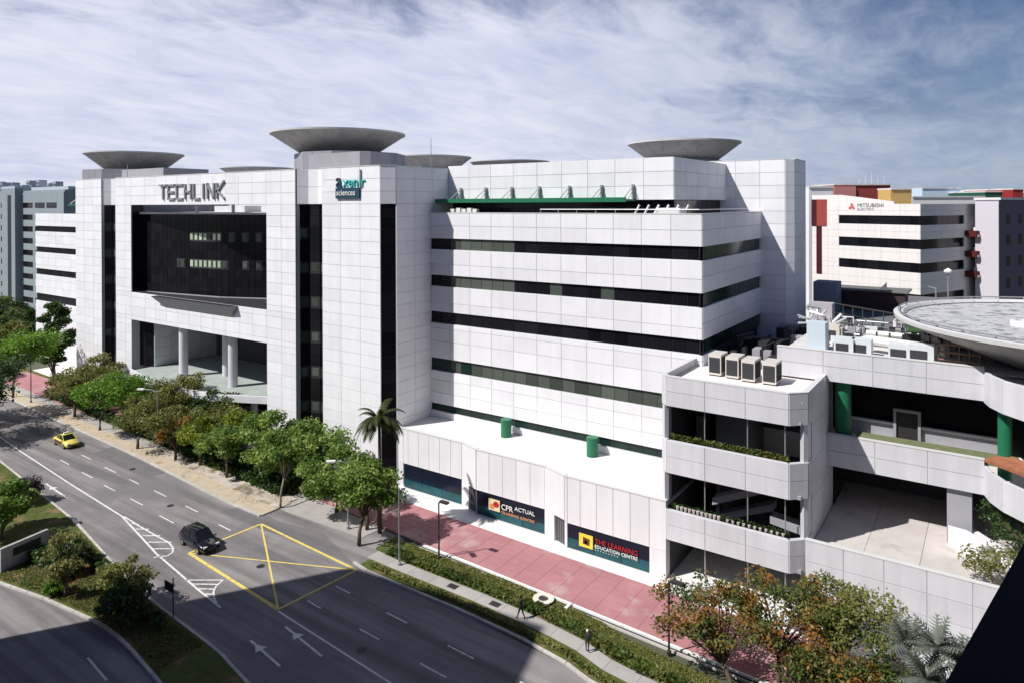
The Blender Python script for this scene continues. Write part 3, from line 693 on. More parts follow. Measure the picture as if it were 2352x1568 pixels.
# ================================================================== PODIUM WITH SHOP FRONTS
Pd = thing('shop_podium', 'low white podium with three dark shop windows stepping out to the street', 'building', (-38, 58, 0))
bays = [(-54.4, -45.4, 56.5), (-43.0, -34.9, 55.75), (-32.2, -22.5, 54.8)]
win = [(-53.6, -45.45, 2.75, .12), (-42.95, -34.8, 2.5, .12), (-31.9, -24.0, 2.35, .12)]
for (xa, xb, y), (wa, wb, wt, wz) in zip(bays, win):
    clad(Pd, (xa, y), (xb, y), 0, 6.5, holes=[(max(0.02, wa-xa), wb-xa, wz, wt)] , cw=1.62, ch=3.9, back=.35)
for (a, b) in zip(bays, bays[1:]):
    p, q = (a[1], a[2]), (b[0], b[2]); wtop = 2.5
    clad(Pd, p, q, wtop, 6.5, cw=2.4, ch=3.9, back=.35)
    mx_ = ((p[0]+q[0])/2, (p[1]+q[1])/2)
    clad(Pd, p, mx_, 0, wtop, cw=2.4, ch=3.9, back=.35)
    v = MB(); l0 = mx_; 
    for k in range(5):
        f0, f1 = k/5, (k+1)/5
        v.wbox((l0[0]+(q[0]-l0[0])*f0, l0[1]+(q[1]-l0[1])*f0+.25), (l0[0]+(q[0]-l0[0])*f1-.05, l0[1]+(q[1]-l0[1])*f1+.25), -.05, .02, .1, wtop)
    v.build('side_door', mat('grooved_door', (.12, .12, .13), .6, .3), Pd)
teal_low = mat('teal_reflection_tint', (.012, .075, .095), .25, .4, noise=.3, nscale=.7, rand=.3)  # teal graphics and glass reflection put into the colour of the lower panes
for (wa, wb, wt, wz), (xa, xb, y) in zip(win, bays):
    glaze(Pd, (wa, y), (wb, y), wz+.95, wt, 2.7, rec=.10, m=mat('navy_shop_glass', (.008, .013, .028), .15, .3), key='shop_pane')
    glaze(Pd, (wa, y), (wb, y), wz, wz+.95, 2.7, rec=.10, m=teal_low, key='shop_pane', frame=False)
v = MB(); v.prism([(-54.9, 57), (-45.4, 57), (-43, 56.2), (-34.9, 56.2), (-32.2, 55.3), (-22.5, 55.3), (-22.5, YB+.2), (-54.9, YB+.2)], 3.0, 6.1)
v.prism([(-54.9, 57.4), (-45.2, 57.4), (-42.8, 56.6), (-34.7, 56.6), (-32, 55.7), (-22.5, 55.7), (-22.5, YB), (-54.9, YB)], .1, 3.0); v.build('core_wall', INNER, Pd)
v = MB(); v.prism([(-54.9, 56.9), (-45.4, 56.9), (-43, 56.15), (-34.9, 56.15), (-32.2, 55.2), (-22.5, 55.2), (-22.5, YB), (-54.9, YB)], 6.1, 6.24); v.build('roof', ROOFW, Pd)
v = MB()
pts = [(-54.4, 56.5), (-45.4, 56.5), (-43.0, 55.75), (-34.9, 55.75), (-32.2, 54.8), (-22.5, 54.8)]
for a, b in zip(pts, pts[1:]): v.wbox(a, b, -.38, .08, 6.5, 6.58)
v.build('coping', RIM, Pd)
for cx_ in (-43.3, -32.9):
    c = tag(MB().lathe([(.58, 6.24), (.58, 8.1)], (cx_, 61.4, 0), 24).build('green_column', GREEN, smooth=False), 'short green round column on the podium roof '+('nearer the corner tower' if cx_ < -40 else 'second, nearer the stair tower'), 'column')
def shopsign(x0, z0, w, h, y, colr, label, lines, emblem):
    s = thing('shop_sign', label, 'sign', (x0, y, z0))
    b = MB(); b.box(x0, x0+w, y-.06, y, z0, z0+h); b.build('sign_plate', mat('plate_'+label[:6], colr, .5, .4), s)
    for pts_, m in emblem:
        b = MB(); b._add([(x0+a*w, y-.075, z0+c*h) for a, c in pts_]+[(x0+a*w, y-.062, z0+c*h) for a, c in pts_],
                         [tuple(range(len(pts_)-1, -1, -1)), tuple(range(len(pts_), 2*len(pts_)))]+[(i, (i+1) % len(pts_), (i+1) % len(pts_)+len(pts_), i+len(pts_)) for i in range(len(pts_))]); b.build('emblem', m, s)
    for (tx, dx, dz, size, m, sx) in lines: text(tx, size, (x0+dx, y-.05, z0+dz), 'lettering', m, s, ext=.02, sx=sx)
RED = mat('sign_red', (.42, .02, .02), .5, .4); ORG = mat('sign_orange', (.62, .25, .10), .5, .4); BRN = mat('sign_brown', (.10, .04, .01), .5, .4)
circ = lambda cx_, cy_, r, n=14: [(cx_+r*math.cos(2*PI*k/n), cy_+r*math.sin(2*PI*k/n)) for k in range(n)]
shopsign(-41.4, .98, 1.35, 1.1, 55.72, (.72, .60, .40), 'cream and orange square logo sign with white lettering in the middle shop window',
         [('CPR', 1.5, .35, .78, WHT, 1), ('ACTUAL', 3.1, .62, .55, WHT, 1.1), ('TRAINING CENTRE', 1.5, -.05, .36, ORG, 1.25)], [(circ(.3, .35, .24), ORG), (circ(.68, .6, .26), RED)])
shopsign(-30.68, .68, 1.38, 1.15, 54.77, (.80, .62, .07), 'yellow square logo sign with red and white lettering in the nearest shop window',
         [('THE LEARNING', 1.6, .62, .62, RED, .95), ('EDUCATION CENTRE', 1.55, .22, .42, WHT, 1.0), ('- - - - - - - - -', 1.55, -.02, .34, WHT, 1.3)], [([(.28, .25), (.75, .2), (.78, .7), (.3, .78)], BRN), (circ(.5, .42, .12), ORG)])

# ================================================================== STAIR TOWER WITH PLANTERS
St = thing('stair_tower', 'projecting white stair tower with open landings, planters and air conditioners on top', 'building', (-17, 60, 0))
ring = [(-23.05, 65), (-23.05, 55.35), (-22.4, 54.7), (-12.8, 54.7), (-11.7, 55.8), (-11.7, 65.2)]
for z0, z1 in ((14.45, 16.85), (8.95, 11.65), (3.45, 5.95)):
    w_ = MB()
    for a, b in list(zip(ring, ring[1:]))[:-1]:
        if a == ring[0] and z0 > 14: clad(St, a, b, z0, z1, cw=3, ch=1.3, m=CLAD2, back=.25)
        elif a == ring[0]: clad(St, (-23.05, 56.5), b, z0, z1, cw=3, ch=1.3, m=CLAD2, back=.25)
        else: clad(St, a, b, z0, z1, cw=3.1, ch=1.3, m=CLAD2, back=.25)
clad(St, (-11.7, 57.0), (-11.7, 65.2), 0, 16.85, cw=4.1, ch=2.6, m=CLAD2, back=.3)
clad(St, (-11.7, 55.8), (-11.7, 57.0), 14.45, 16.85, cw=4.1, ch=1.3, m=CLAD2, back=.25)
clad(St, (-11.7, 55.8), (-11.7, 57.0), 8.95, 11.65, cw=4.1, ch=1.3, m=CLAD2, back=.25)
clad(St, (-11.7, 55.8), (-11.7, 57.0), 3.45, 5.95, cw=4.1, ch=1.3, m=CLAD2, back=.25)
v = MB()                                             # corner piers
v.prism([(-23.05, 56.6), (-23.05, 55.4), (-22.75, 55.1), (-22.5, 55.35), (-22.75, 56.6)], 0, 14.45)
v.prism([(-12.2, 55.6), (-11.95, 55.62), (-11.72, 55.9), (-11.72, 57.2), (-12.4, 57.2)], 0, 14.45); v.build('corner_pier', CLAD2, St)
v = MB(); v.box(-22.8, -12.0, 55.4, 65, 16.02, 16.2); v.build('roof', ROOFW, St)
for z in (8.95, 3.45):
    v = MB(); v.box(-22.7, -12.05, 55.1, 64.9, z, z+.25); v.build('landing_slab', GREYP, St)
v = MB(); v.box(-22.7, -12.05, 55.2, 64.9, 14.5, 14.7); v.build('landing_slab', GREYP, St)
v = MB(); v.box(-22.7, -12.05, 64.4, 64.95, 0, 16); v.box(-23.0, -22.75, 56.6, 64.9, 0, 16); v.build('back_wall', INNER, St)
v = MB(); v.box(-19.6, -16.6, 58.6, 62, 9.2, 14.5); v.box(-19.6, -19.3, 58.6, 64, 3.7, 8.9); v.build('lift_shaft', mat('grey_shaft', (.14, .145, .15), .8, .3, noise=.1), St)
v = MB()
for (xa, ya, za, xb, yb, zb) in ((-19.2, 57.0, 6.9, -14.8, 57.0, 8.9), (-14.8, 58.6, 6.9, -19.2, 58.6, 5.0), (-14.6, 56.9, 6.6, -12.4, 56.9, 6.3)):
    dz = .45
    v._add([(xa, ya-.6, za-dz), (xb, yb-.6, zb-dz), (xb, yb+.6, zb-dz), (xa, ya+.6, za-dz), (xa, ya-.6, za+.1), (xb, yb-.6, zb+.1), (xb, yb+.6, zb+.1), (xa, ya+.6, za+.1)],
           [(0, 3, 2, 1), (4, 5, 6, 7), (0, 1, 5, 4), (1, 2, 6, 5), (2, 3, 7, 6), (3, 0, 4, 7)])
v.build('stair_flight', GREYP, St)
v = MB()
for x in (-19.4, -16.0, -13.2):
    for z0, z1 in ((0, 3.45), (5.95, 8.95), (11.65, 14.45)): v.tube([(x, 55.25, z0), (x, 55.25, z1)], .05, 6)
v.build('thin_post', STEEL, St)
v = MB(); v.wbox(ring[0], ring[1], -.35, .06, 16.85, 16.92); v.wbox(ring[1], ring[2], -.3, .06, 16.86, 16.93); v.wbox(ring[2], ring[3], -.35, .06, 16.85, 16.92); v.wbox(ring[3], ring[4], -.3, .06, 16.86, 16.93); v.wbox(ring[4], ring[5], -.35, .06, 16.85, 16.92); v.box(-23, -11.7, 64.8, 65.2, 16.1, 16.85); v.build('coping', RIM, St)
# split air conditioners on the stair tower roof
ac = thing('air_conditioner', 'leftmost of four beige condensing units on the stair tower roof', 'air conditioner', (-20.6, 59.6, 16.2), 'condensing units on the stair tower roof', 0)
ACM = mat('condenser_beige', (.62, .58, .54), .5, .4, noise=.05); GRL = mat('grille_dark', (.05, .05, .055), .6, .3)
v = MB(); v.box(0, 1.1, 0, 1.9, .12, 1.85); v.build('casing', ACM, ac, local=True)
v = MB()
v.box(.08, 1.02, -.02, -.003, .3, 1.6)
for k in range(8): v.box(.1, 1.0, -.045, -.022, .34+.15*k, .38+.15*k)
v.build('front_grille', GRL, ac, local=True)
v = MB(); v.box(1.103, 1.125, .15, 1.75, .3, 1.65)
for k in range(9): v.box(1.126, 1.15, .2+.17*k, .24+.17*k, .32, 1.62)
v.build('coil_grille', GRL, ac, local=True)
v = MB(); v.box(.05, .2, .1, 1.8, 0, .12); v.box(.9, 1.05, .1, 1.8, 0, .12); v.build('feet', DARKM, ac, local=True)
ac.rotation_euler = (0, 0, math.radians(0))
for k, (x, lb) in enumerate(((-19.05, 'second condensing unit from the left on the stair tower roof'), (-17.6, 'third condensing unit from the left, with open ribs, on the stair tower roof'), (-15.9, 'rightmost condensing unit on the stair tower roof, casting a shadow on the slab'))):
    dup(ac, (x, 59.0 if k else 59.4, 16.2), lb)

# ================================================================== RIGHT BLOCK, RAMP AND BIG DISH
Rb = thing('annex_block', 'low white annex with a deep black window recess and a green grass ledge', 'building', (-5, 68, 0))
BX0, BX1 = -15.6, -.8
clad(Rb, (BX0, YB), (BX1, YB), 16.35, 18.78, cw=3.4, ch=1.25, m=CLAD2)
clad(Rb, (-11.7, YB), (-.8, YB), 9.4, 12.0, cw=3.4, ch=1.3, m=CLAD2)
CURV = [(-.8, YB), (-.45, 61.3), (.3, 59.9), (1.6, 58.5), (3.6, 57.3), (6.2, 56.7), (10, 56.6)]
for a, b in zip(CURV, CURV[1:]): clad(Rb, a, b, 9.4, 11.6, cw=5, ch=5, m=CLAD2, back=.2, key='curved_panel')
v = MB(); v.box(BX0+.1, 2, YB+.32, 80, 16.37, 18.2); v.build('roof', ROOFC, Rb)
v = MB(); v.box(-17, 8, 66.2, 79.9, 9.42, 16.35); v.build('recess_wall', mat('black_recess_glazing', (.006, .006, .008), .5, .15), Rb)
v = MB(); v.box(-17, 8, YB+.32, 66.2, 9.42, 11.55); v.build('terrace_slab', ROOFW, Rb)
v = MB(); v.box(-9.6, 1.3, YB+.33, 64.6, 11.55, 12.02); v.build('grass_ledge', mat('terrace_turf', (.17, .19, .10), .9, .1, noise=.2, nscale=2), Rb)
v = MB(); v.box(-11, 0, 65.55, 65.75, 11.5, 12.75); v.build('dwarf_wall', GREYP, Rb)
v = MB(); v.box(-11, -6.8, 65.45, 65.85, 12.75, 12.9); v.box(-5.1, 0.3, 65.45, 65.85, 12.75, 12.9); v.build('dwarf_wall_coping', CLAD, Rb)
v = MB(); v.box(-7.05, -6.85, 65.1, 65.4, 11.5, 14.2); v.box(-5.3, -5.1, 65.1, 65.4, 11.5, 14.2); v.box(-6.85, -5.3, 65.1, 65.4, 14.0, 14.2); v.build('door_frame', GREYP, Rb)
v = MB(); v.box(-6.8, -5.35, 65.3, 65.36, 11.5, 13.98); v.build('door', DARKM, Rb)
v = MB(); v.wbox((BX0, YB), (BX1, YB), -.4, .08, 18.78, 18.85); v.wbox((-11.6, YB), (-.8, YB), -.35, .08, 12.0, 12.07); v.build('coping', RIM, Rb)
for i, (cx_, cy_, z0, z1) in enumerate(((-10.6, 62.3+1.5, 11.0, 16.35), (onY(2308, 1000, 61.6)[0], 61.6, 11.2, 16.25))):
    tag(MB().lathe([(.62 if i == 0 else .44, z0), (.62 if i == 0 else .44, z1)], (cx_, cy_, 0), 24).build('green_column', GREEN), ('tall green round column at the left end of the black recess' if i == 0 else 'green round column under the curved panel at the right edge'), 'column')
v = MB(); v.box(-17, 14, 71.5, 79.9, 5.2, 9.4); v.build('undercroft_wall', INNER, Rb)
v = MB(); v.box(-3.2, -1.6, 62.9, 65.5, 5.2, 9.4); v.build('undercroft_pier', GREYP, Rb)
# curved drum under the big dish
dc = (6.9, 71.6)
for a, b in zip(CURV, CURV[1:]): clad(Rb, a, b, 16.25, 18.6, cw=5, ch=5, m=CLAD2, back=.2, key='curved_panel')
v = MB(); v.prism([(-.7, 63), (-.1, 61.5), (.6, 60.2), (1.8, 58.9), (3.7, 57.7), (10, 57.1), (14, 60), (14, 66)], 16.3, 18.2); v.build('drum_slab', GREYP, Rb)
b = MB(); b.lathe([(7.4, 11), (7.4, 18.3)], (*dc, 0), 40); b.build('drum_core', FRAME, Rb)
b = MB(); b.lathe([(7.2, 18.2), (14.4, 21.1), (14.5, 21.2)], (*dc, 0), 72); b.build('dish_underside', DISH, Rb)
b = MB(); b.lathe([(14.5, 21.2), (14.55, 21.5), (13.8, 21.55), (13.6, 21.3)], (*dc, 0), 72, cap=False); b.build('dish_rim', RIM, Rb)
b = MB(); b.lathe([(13.75, 21.22), (4.0, 20.5), (.2, 20.5)], (*dc, 0), 64); b.build('dish_floor', mat('dish_weathered_top', (.50, .50, .52), .8, .2, noise=.12, nscale=.8, grime=((.22, .22, .25), 1.3, .50)), Rb)
x, y, _ = gp(2352, 758, 20.9); b = MB(); b.lathe([(.95, 20.7), (.95, 21.6), (.6, 21.65), (.6, 21.0)], (x, y, 0), 24); b.build('vent_drum', CLAD, Rb)
b = MB(); b.lathe([(3.4, 20.4), (3.4, 22.1), (1.6, 22.15), (1.6, 21.6)], (dc[0], dc[1], 0), 32); b.build('hub', CLAD, Rb)
for k in range(36):
    a = 2*PI*k/36; b = MB(); p = (dc[0]+13.5*math.cos(a), dc[1]+13.5*math.sin(a), 21.25); q = (dc[0]+14.2*math.cos(a), dc[1]+14.2*math.sin(a), 21.75); b.tube([p, q], .06, 5); b.build('rim_bracket', STEEL, Rb)
b = MB(); b.lathe([(14.1, 21.7), (14.2, 21.7), (14.2, 21.8), (14.1, 21.8), (14.1, 21.7)], (*dc, 0), 72, cap=False); b.build('rim_ring', STEEL, Rb)
# elevated ramp
Rp = thing('vehicle_ramp', 'raised pale concrete ramp deck behind a long white parapet wall', 'ramp', (-4, 60, 0))
clad(Rp, (-11.7, 54.9), (9, 54.9), 0, 6.2, cw=2.75, ch=1.6, m=CLAD2)
v = MB(); v.wbox((-11.7, 54.9), (9, 54.9), -.35, .07, 6.2, 6.26); v.build('coping', RIM, Rp)
xs_ = [-11.6, -8.2, -4.6, -1.0, 2.6, 6.2, 9]
for a, c in zip(xs_, xs_[1:]):
    for y0, y1 in ((55.25, 60.0), (60.0, 65.6), (65.6, 71.5)):
        v = MB(); v.box(a+.015, c-.015, y0+.015, y1-.015, 4.9, 5.2); v.build('deck_slab', mat('deck_concrete', (.56, .52, .50), .85, .2, noise=.08, nscale=.6, rand=.05, grime=((.44, .40, .38), .5, .57)), Rp)
v = MB(); v.box(-11.6, 9, 55.25, 71.5, 0, 4.88); v.build('deck_support', INNER, Rp)
v = MB(); v._add([(-1.9, 63.6, 5.2), (2.5, 58.6, 5.2), (2.8, 58.9, 5.2), (-1.6, 63.9, 5.2), (-1.9, 63.6, 6.3), (2.5, 58.6, 6.1), (2.8, 58.9, 6.1), (-1.6, 63.9, 6.3)], [(0, 3, 2, 1), (4, 5, 6, 7), (0, 1, 5, 4), (1, 2, 6, 5), (2, 3, 7, 6), (3, 0, 4, 7)])
v.prism([(-3.1, 62.6), (-1.9, 62.4), (-.2, 60.6), (-1.0, 60.0)], 5.2, 6.6); v.build('ramp_barrier', CLAD, Rp)

# rooftop plant on the annex
def plant(px, py, w, d, h, label, m=None, z=18.2, name='rooftop_unit', grille=True):
    x, y, _ = gp(px, py, z); t = thing(name, label, 'air conditioner' if grille else 'duct', (x, y, z))
    v = MB(); v.box(0, w, 0, d, .1, h); v.build('casing', m or mat('unit_white', (.66, .70, .72), .5, .4, noise=.05), t, local=True)
    if grille:
        v = MB(); v.box(.15, w*.75, -.04, -.004, .35, h*.72); v.build('grille', GRL, t, local=True)
    v = MB(); v.box(.05, w-.05, .1, .25, 0, .1); v.box(.05, w-.05, d-.25, d-.1, 0, .1); v.build('feet', DARKM, t, local=True)
    return t
plant(1915, 815, 1.5, 1.3, 1.45, 'white condensing unit at the left of the annex roof edge'); plant(1955, 818, 1.5, 1.3, 1.45, 'white condensing unit second along the annex roof edge')
plant(2040, 828, 1.7, 1.3, 1.4, 'pale condensing unit near the middle of the annex parapet'); plant(2085, 833, 1.8, 1.3, 1.5, 'rightmost pale condensing unit on the annex parapet, beside the scaffold')
plant(1853, 806, 1.5, 1.5, 2.5, 'tall pale blue cooling unit with a slanted side near the service tower', mat('unit_blue', (.55, .64, .70), .5, .4), grille=False)
plant(1895, 790, 1.2, 1.2, 1.8, 'cream box unit beside the tall blue cooling unit', mat('unit_cream', (.66, .60, .52), .5, .4))
du = thing('air_duct', 'long white bent ventilation duct running across the annex roof', 'duct', gp(1990, 790, 18.2))
a = gp(1972, 790, 18.9); b_ = gp(1992, 781, 19.2); c_ = gp(2172, 806, 19.2)
v = MB(); v.tube([(a[0], a[1], 18.3), (a[0], a[1], 19.0), b_, c_], [.5, .5, .45, .42], 10); v.build('duct_run', mat('duct_bright', (.74, .74, .72), .5, .4), du)
v = MB(); a2 = gp(1990, 764, 19.3); c2 = gp(2160, 781, 19.3); v.tube([a2, c2], .26, 8); v.build('upper_pipe', mat('duct_bright', (.7, .7, .7)), du)
v = MB()
for k in range(5):
    f = .15+.18*k; p = [a2[i]+(c2[i]-a2[i])*f for i in range(3)]; v.box(p[0]-.06, p[0]+.06, p[1]-.3, p[1]+.3, 18.2, 19.5)
v.build('support', DARKM, du)
pc = thing('pipe_cluster', 'tangle of silver pipes and valves at the foot of the service tower', 'pipes', gp(1880, 760, 18.2))
v = MB()
for k in range(16):
    x, y, _ = gp(1862+random.random()*60, 742+random.random()*50, 18.2)
    v.tube([(x, y, 18.2), (x, y, 19+random.random()*1.6), (x+random.uniform(-1.5, 1.5), y+random.uniform(-1, 1), 19.6+random.random())], .09+.1*random.random(), 6)
v.build('pipe_run', mat('pipe_silver', (.6, .6, .62), .4, .5, metal=.3), pc)
v = MB(); x, y, _ = gp(1890, 745, 18.2); v.box(x-1.2, x+.9, y, y+1.5, 18.2, 20.4); v.build('plant_box', mat('plant_mauve', (.45, .42, .45), .5, .4), pc)
random.seed(21)
rc = thing('roof_clutter', 'jumble of white and black cooling plant, pipes and gantries behind the annex parapet', 'rooftop plant', gp(1990, 775, 18.2))
for k in range(46):
    px_, py_ = random.uniform(1858, 2180), random.uniform(757, 800)
    x, y, _ = gp(px_, py_+max(0, (px_-1980)*.12), 18.2); w, d, h = random.uniform(.25, 1.3), random.uniform(.25, 1.0), random.uniform(.3, 1.5)
    v = MB(); v.box(x, x+w, y, y+d, 18.22, 18.2+h); v.build('plant_unit', random.choice([WHT, DARKM, STEEL, GREYP, mat('unit_white', (.66, .70, .72)), FRAME]), rc)
for k in range(26):
    px_, py_ = random.uniform(1858, 2170), random.uniform(750, 795)
    x, y, _ = gp(px_, py_+max(0, (px_-1980)*.12), 18.2); h = random.uniform(.5, 1.6); dx_, dy_ = random.choice([(random.uniform(1, 3), 0), (0, random.uniform(1, 2.5))])
    v = MB(); v.tube([(x, y, 18.2), (x, y, 18.2+h), (x+dx_, y+dy_, 18.2+h), (x+dx_, y+dy_, 18.2)], random.uniform(.04, .11), 6); v.build('pipe', random.choice([STEEL, WHT, DARKM]), rc)
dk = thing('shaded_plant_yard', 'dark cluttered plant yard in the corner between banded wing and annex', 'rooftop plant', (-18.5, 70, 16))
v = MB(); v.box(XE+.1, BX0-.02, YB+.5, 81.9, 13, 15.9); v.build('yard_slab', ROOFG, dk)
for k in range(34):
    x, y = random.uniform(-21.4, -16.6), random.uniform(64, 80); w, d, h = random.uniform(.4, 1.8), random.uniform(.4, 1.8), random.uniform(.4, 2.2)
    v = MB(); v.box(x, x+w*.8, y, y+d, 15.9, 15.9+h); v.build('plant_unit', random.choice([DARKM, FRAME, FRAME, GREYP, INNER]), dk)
for k in range(10):
    x, y = random.uniform(-21.6, -17), random.uniform(64, 79); h = random.uniform(.8, 2.6)
    v = MB(); v.tube([(x, y, 15.9), (x, y, 15.9+h), (x+random.uniform(-.5, 1), y+3, 15.9+h)], .1, 6); v.build('pipe', DARKM, dk)
sc_ = thing('scaffold_rack', 'dark rusty rack of tubes at the right end of the annex roof', 'rack', gp(2200, 830, 18.2))
v = MB()
for i in range(5):
    for j in range(2):
        x, y, _ = gp(2155+i*24, 838-j*22+i*3, 18.2); v.tube([(x, y, 18.2), (x, y, 20.2)], .06, 5)
    for z in (18.8, 19.5, 20.1):
        x, y, _ = gp(2155+i*24, 838+i*3, 18.2); v.tube([(x, y, z), (x+.1, y+2.4, z)], .06, 5)
for z in (18.7, 19.3, 19.9):
    a = gp(2155, 838, 18.2); c = gp(2251, 850, 18.2); v.tube([(a[0], a[1], z), (c[0], c[1], z)], .08, 5)
v.build('tube_frame', mat('rust_tube', (.22, .13, .09), .8, .3), sc_)['kind'] = 'stuff'
tr_ = thing('tiled_canopy', 'small orange-brown tiled canopy at the right edge under the green column', 'canopy', (0, 60, 10))
q0, q1, q2, q3 = onY(2262, 1052, 60.6), onY(2312, 1042, 61.6), onY(2362, 1062, 60.6), onY(2362, 1090, 59.2)
b = MB(); vs = [q0, q1, q2, q3]; b._add(vs+[(p[0], p[1], p[2]-.25) for p in vs], [(3, 2, 1, 0), (4, 5, 6, 7), (0, 1, 5, 4), (1, 2, 6, 5), (2, 3, 7, 6), (3, 0, 4, 7)]); b.build('tiled_roof', mat('terracotta', (.32, .13, .07), .8, .2, noise=.25, nscale=3), tr_)
# roof garden and railing behind the annex roof, seen between tower and dish
Gd = thing('roof_garden', 'roof garden deck with green lawn and concrete planter behind the annex plant', 'roof garden', gp(2080, 745, 17.5))
v = MB(); v.box(-18, 30, 80.1, 118, 10, 17.4); v.build('deck', ROOFG, Gd)
v = MB(); v.sheet([gp(x, y, 17.41)[:2] for x, y in ((2085, 765), (2150, 770), (2150, 748), (2085, 745))], 17.43); v.build('lawn', mat('lawn_green', (.05, .11, .03), .9, .1, noise=.2), Gd)
a = gp(2148, 778, 17.4); v = MB(); v.box(a[0], a[0]+7, a[1], a[1]+2, 17.42, 18.5); v.build('planter', KERB, Gd)
rl = thing('dark_railing', 'long dark railing crossing in front of the white neighbouring block', 'railing', gp(1960, 715, 18.5))
A0 = Vector(gp(1895, 735, 17.4)); A1 = Vector(gp(2165, 790, 17.4))
def lerp(f): return A0+(A1-A0)*f
v = MB(); v.tube([(A0.x, A0.y, 19.5), (A1.x, A1.y, 19.5)], .12, 5); v.build('top_rail', DARKM, rl)
v = MB(); v.tube([(A0.x, A0.y, 18.5), (A1.x, A1.y, 18.5)], .05, 5); v.build('mid_rail', DARKM, rl)
for k in range(12):
    p = lerp(k/11); v = MB(); v.tube([(p.x, p.y, 17.4), (p.x, p.y, 19.5)], .06, 5); v.build('post', mat('post_green', (.03, .09, .07), .5, .4), rl)
gr = thing('glasshouse_roof', 'small dark shed roof with a grey gable in front of the white block', 'shed', gp(1960, 700, 17.4))
p1 = gp(1985, 712, 17.4); p2 = gp(2036, 712, 17.4); dx, dy = p2[0]-p1[0], p2[1]-p1[1]
v = MB(); v._add([(p1[0], p1[1], 17.4), (p2[0], p2[1], 17.4), (p2[0], p2[1], 20.9), (p1[0], p1[1], 18.0), (p1[0], p1[1]+.4, 17.4), (p2[0], p2[1]+.4, 17.4), (p2[0], p2[1]+.4, 20.9), (p1[0], p1[1]+.4, 18.0)], [(0, 1, 2, 3), (7, 6, 5, 4), (0, 4, 5, 1), (1, 5, 6, 2), (2, 6, 7, 3), (3, 7, 4, 0)]); v.build('gable', mat('gable_grey', (.22, .22, .24), .7, .3), gr)
p1 = gp(1895, 708, 17.4); v = MB(); v.box(p1[0], p1[0]+9, p1[1]+1, p1[1]+5, 17.4, 19.8); v.build('dark_shed', mat('shed_dark', (.05, .03, .035), .7, .3), gr)
v = MB(); v.box(p1[0]-.3, p1[0]+9.4, p1[1]+.7, p1[1]+5.3, 19.8, 20.0); v.build('shed_roof', mat('shed_roof', (.18, .18, .17), .6, .3), gr)
p1 = gp(1868, 712, 17.4); tag(MB().box(p1[0], p1[0]+2.8, p1[1], p1[1]+3, 17.4, 21.0).build('plant_room', mat('plantroom_blue_grey', (.26, .30, .36), .7, .3)), 'plain blue-grey rooftop box beside the service tower', 'plant room')
for i, (px_, pyb, pyt) in enumerate(((2178, 745, 637), (2150, 740, 665))):
    x, y, _ = gp(px_, pyb, 17.4); h = (pyb-pyt)*math.hypot(x, y)*.9/F_PX
    lp = thing('roof_lamp', 'slim grey lamp post with a white globe rising behind the big dish' if i == 0 else 'shorter grey post left of the globe lamp behind the dish', 'lamp post', (x, y, 17.4))
    MB().tube([(0, 0, 0), (0, 0, h)], .09, 8).build('pole', STEEL, lp, local=True)
    if i == 0: MB().lathe([(.05, h), (.42, h+.25), (.42, h+.45), (.05, h+.7)], (0, 0, 0), 12).build('globe', WHT, lp, local=True)
    else: MB().tube([(0, 0, h-.1), (-.8, 0, h+.1)], .05, 6).build('bracket_arm', STEEL, lp, local=True)

# ================================================================== LEFT WING BEYOND THE MAIN BLOCK
Lw = thing('left_office_wing', 'white banded wing emerging left of the main block behind a tall dark tree', 'building', (-152, 66, 0))
lb = [(25.9, 27.0), (21.7, 22.8), (17.2, 18.4), (11.9, 13.4)]
clad(Lw, (-161.3, YB), (-127.9, YB), 0, 29.5, holes=[(-1, 60, a, b) for a, b in lb], cw=3.1, ch=1.46)
for a, b in lb: glaze(Lw, (-161.3, YB), (-127.9, YB), a, b, 1.6, rec=.22)
clad(Lw, (-151.5, 66), (-128.2, 66), 31.0, 34.9, cw=3.1, ch=1.46); glaze(Lw, (-151.5, 66.6), (-128.2, 66.6), 28.6, 31.0, 1.6, rec=0, key='gallery_pane')
v = MB(); v.box(-161.2, -128.3, YB+.35, 80, 0, 28.6); v.box(-151.4, -128.3, 66.65, 78, 28.6, 34.6); v.build('core_wall', GREYP, Lw)
v = MB(); v.box(-150.5, -144.5, 64, 65.9, 31.05, 31.3); v.build('green_canopy', GREEN, Lw)
for x in (-149.6, -147.6, -145.6): v = MB(); v.tube([(x, 65.95, 32.8), (x, 64.1, 31.4)], .1, 5); v.build('canopy_bracket', STEEL, Lw)
v = MB(); v.box(-139, -129, 67, 74, 34.7, 36.3); v.build('roof_plant', FRAME, Lw); v = MB(); v.box(-139.5, -128.5, 66.8, 74.5, 36.3, 36.6); v.build('plant_cover', CLAD, Lw)

# ================================================================== NEIGHBOURS AND SKYLINE
def A_dir(c, s, d): return (c[0]+s*d[0], c[1]+s*d[1])
dA, dB = (-.914, .406), (.406, .914)
mc = (-13.1, 167.2)
Mb = thing('white_logo_building', 'white office block with black ribbon windows, a red corner slot and a three-diamond emblem', 'building', (mc[0], mc[1], 0))
MW = mat('warm_white_wall', (.80, .76, .74), .6, .3, noise=.03, stain=.08); MG = mat('grey_side_wall', (.30, .29, .30), .7, .3, noise=.05)
wb = [(26.4, 28.3), (21.4, 23.4), (16.5, 18.5), (10, 12)]
fl, sl = 25.2, 25.3
P0, P1, P2 = A_dir(mc, fl, dA), mc, A_dir(mc, sl, dB)
clad(Mb, P0, P1, 0, 30.8, holes=[(fl-18.3, fl+1, a, b) for a, b in wb], m=MW, cw=4.2, ch=1.5, key='facade_panel')
clad(Mb, P1, P2, 0, 30.8, holes=[(-1, 17.4, a, b) for a, b in wb], m=MW, cw=4.2, ch=1.5, key='facade_panel')
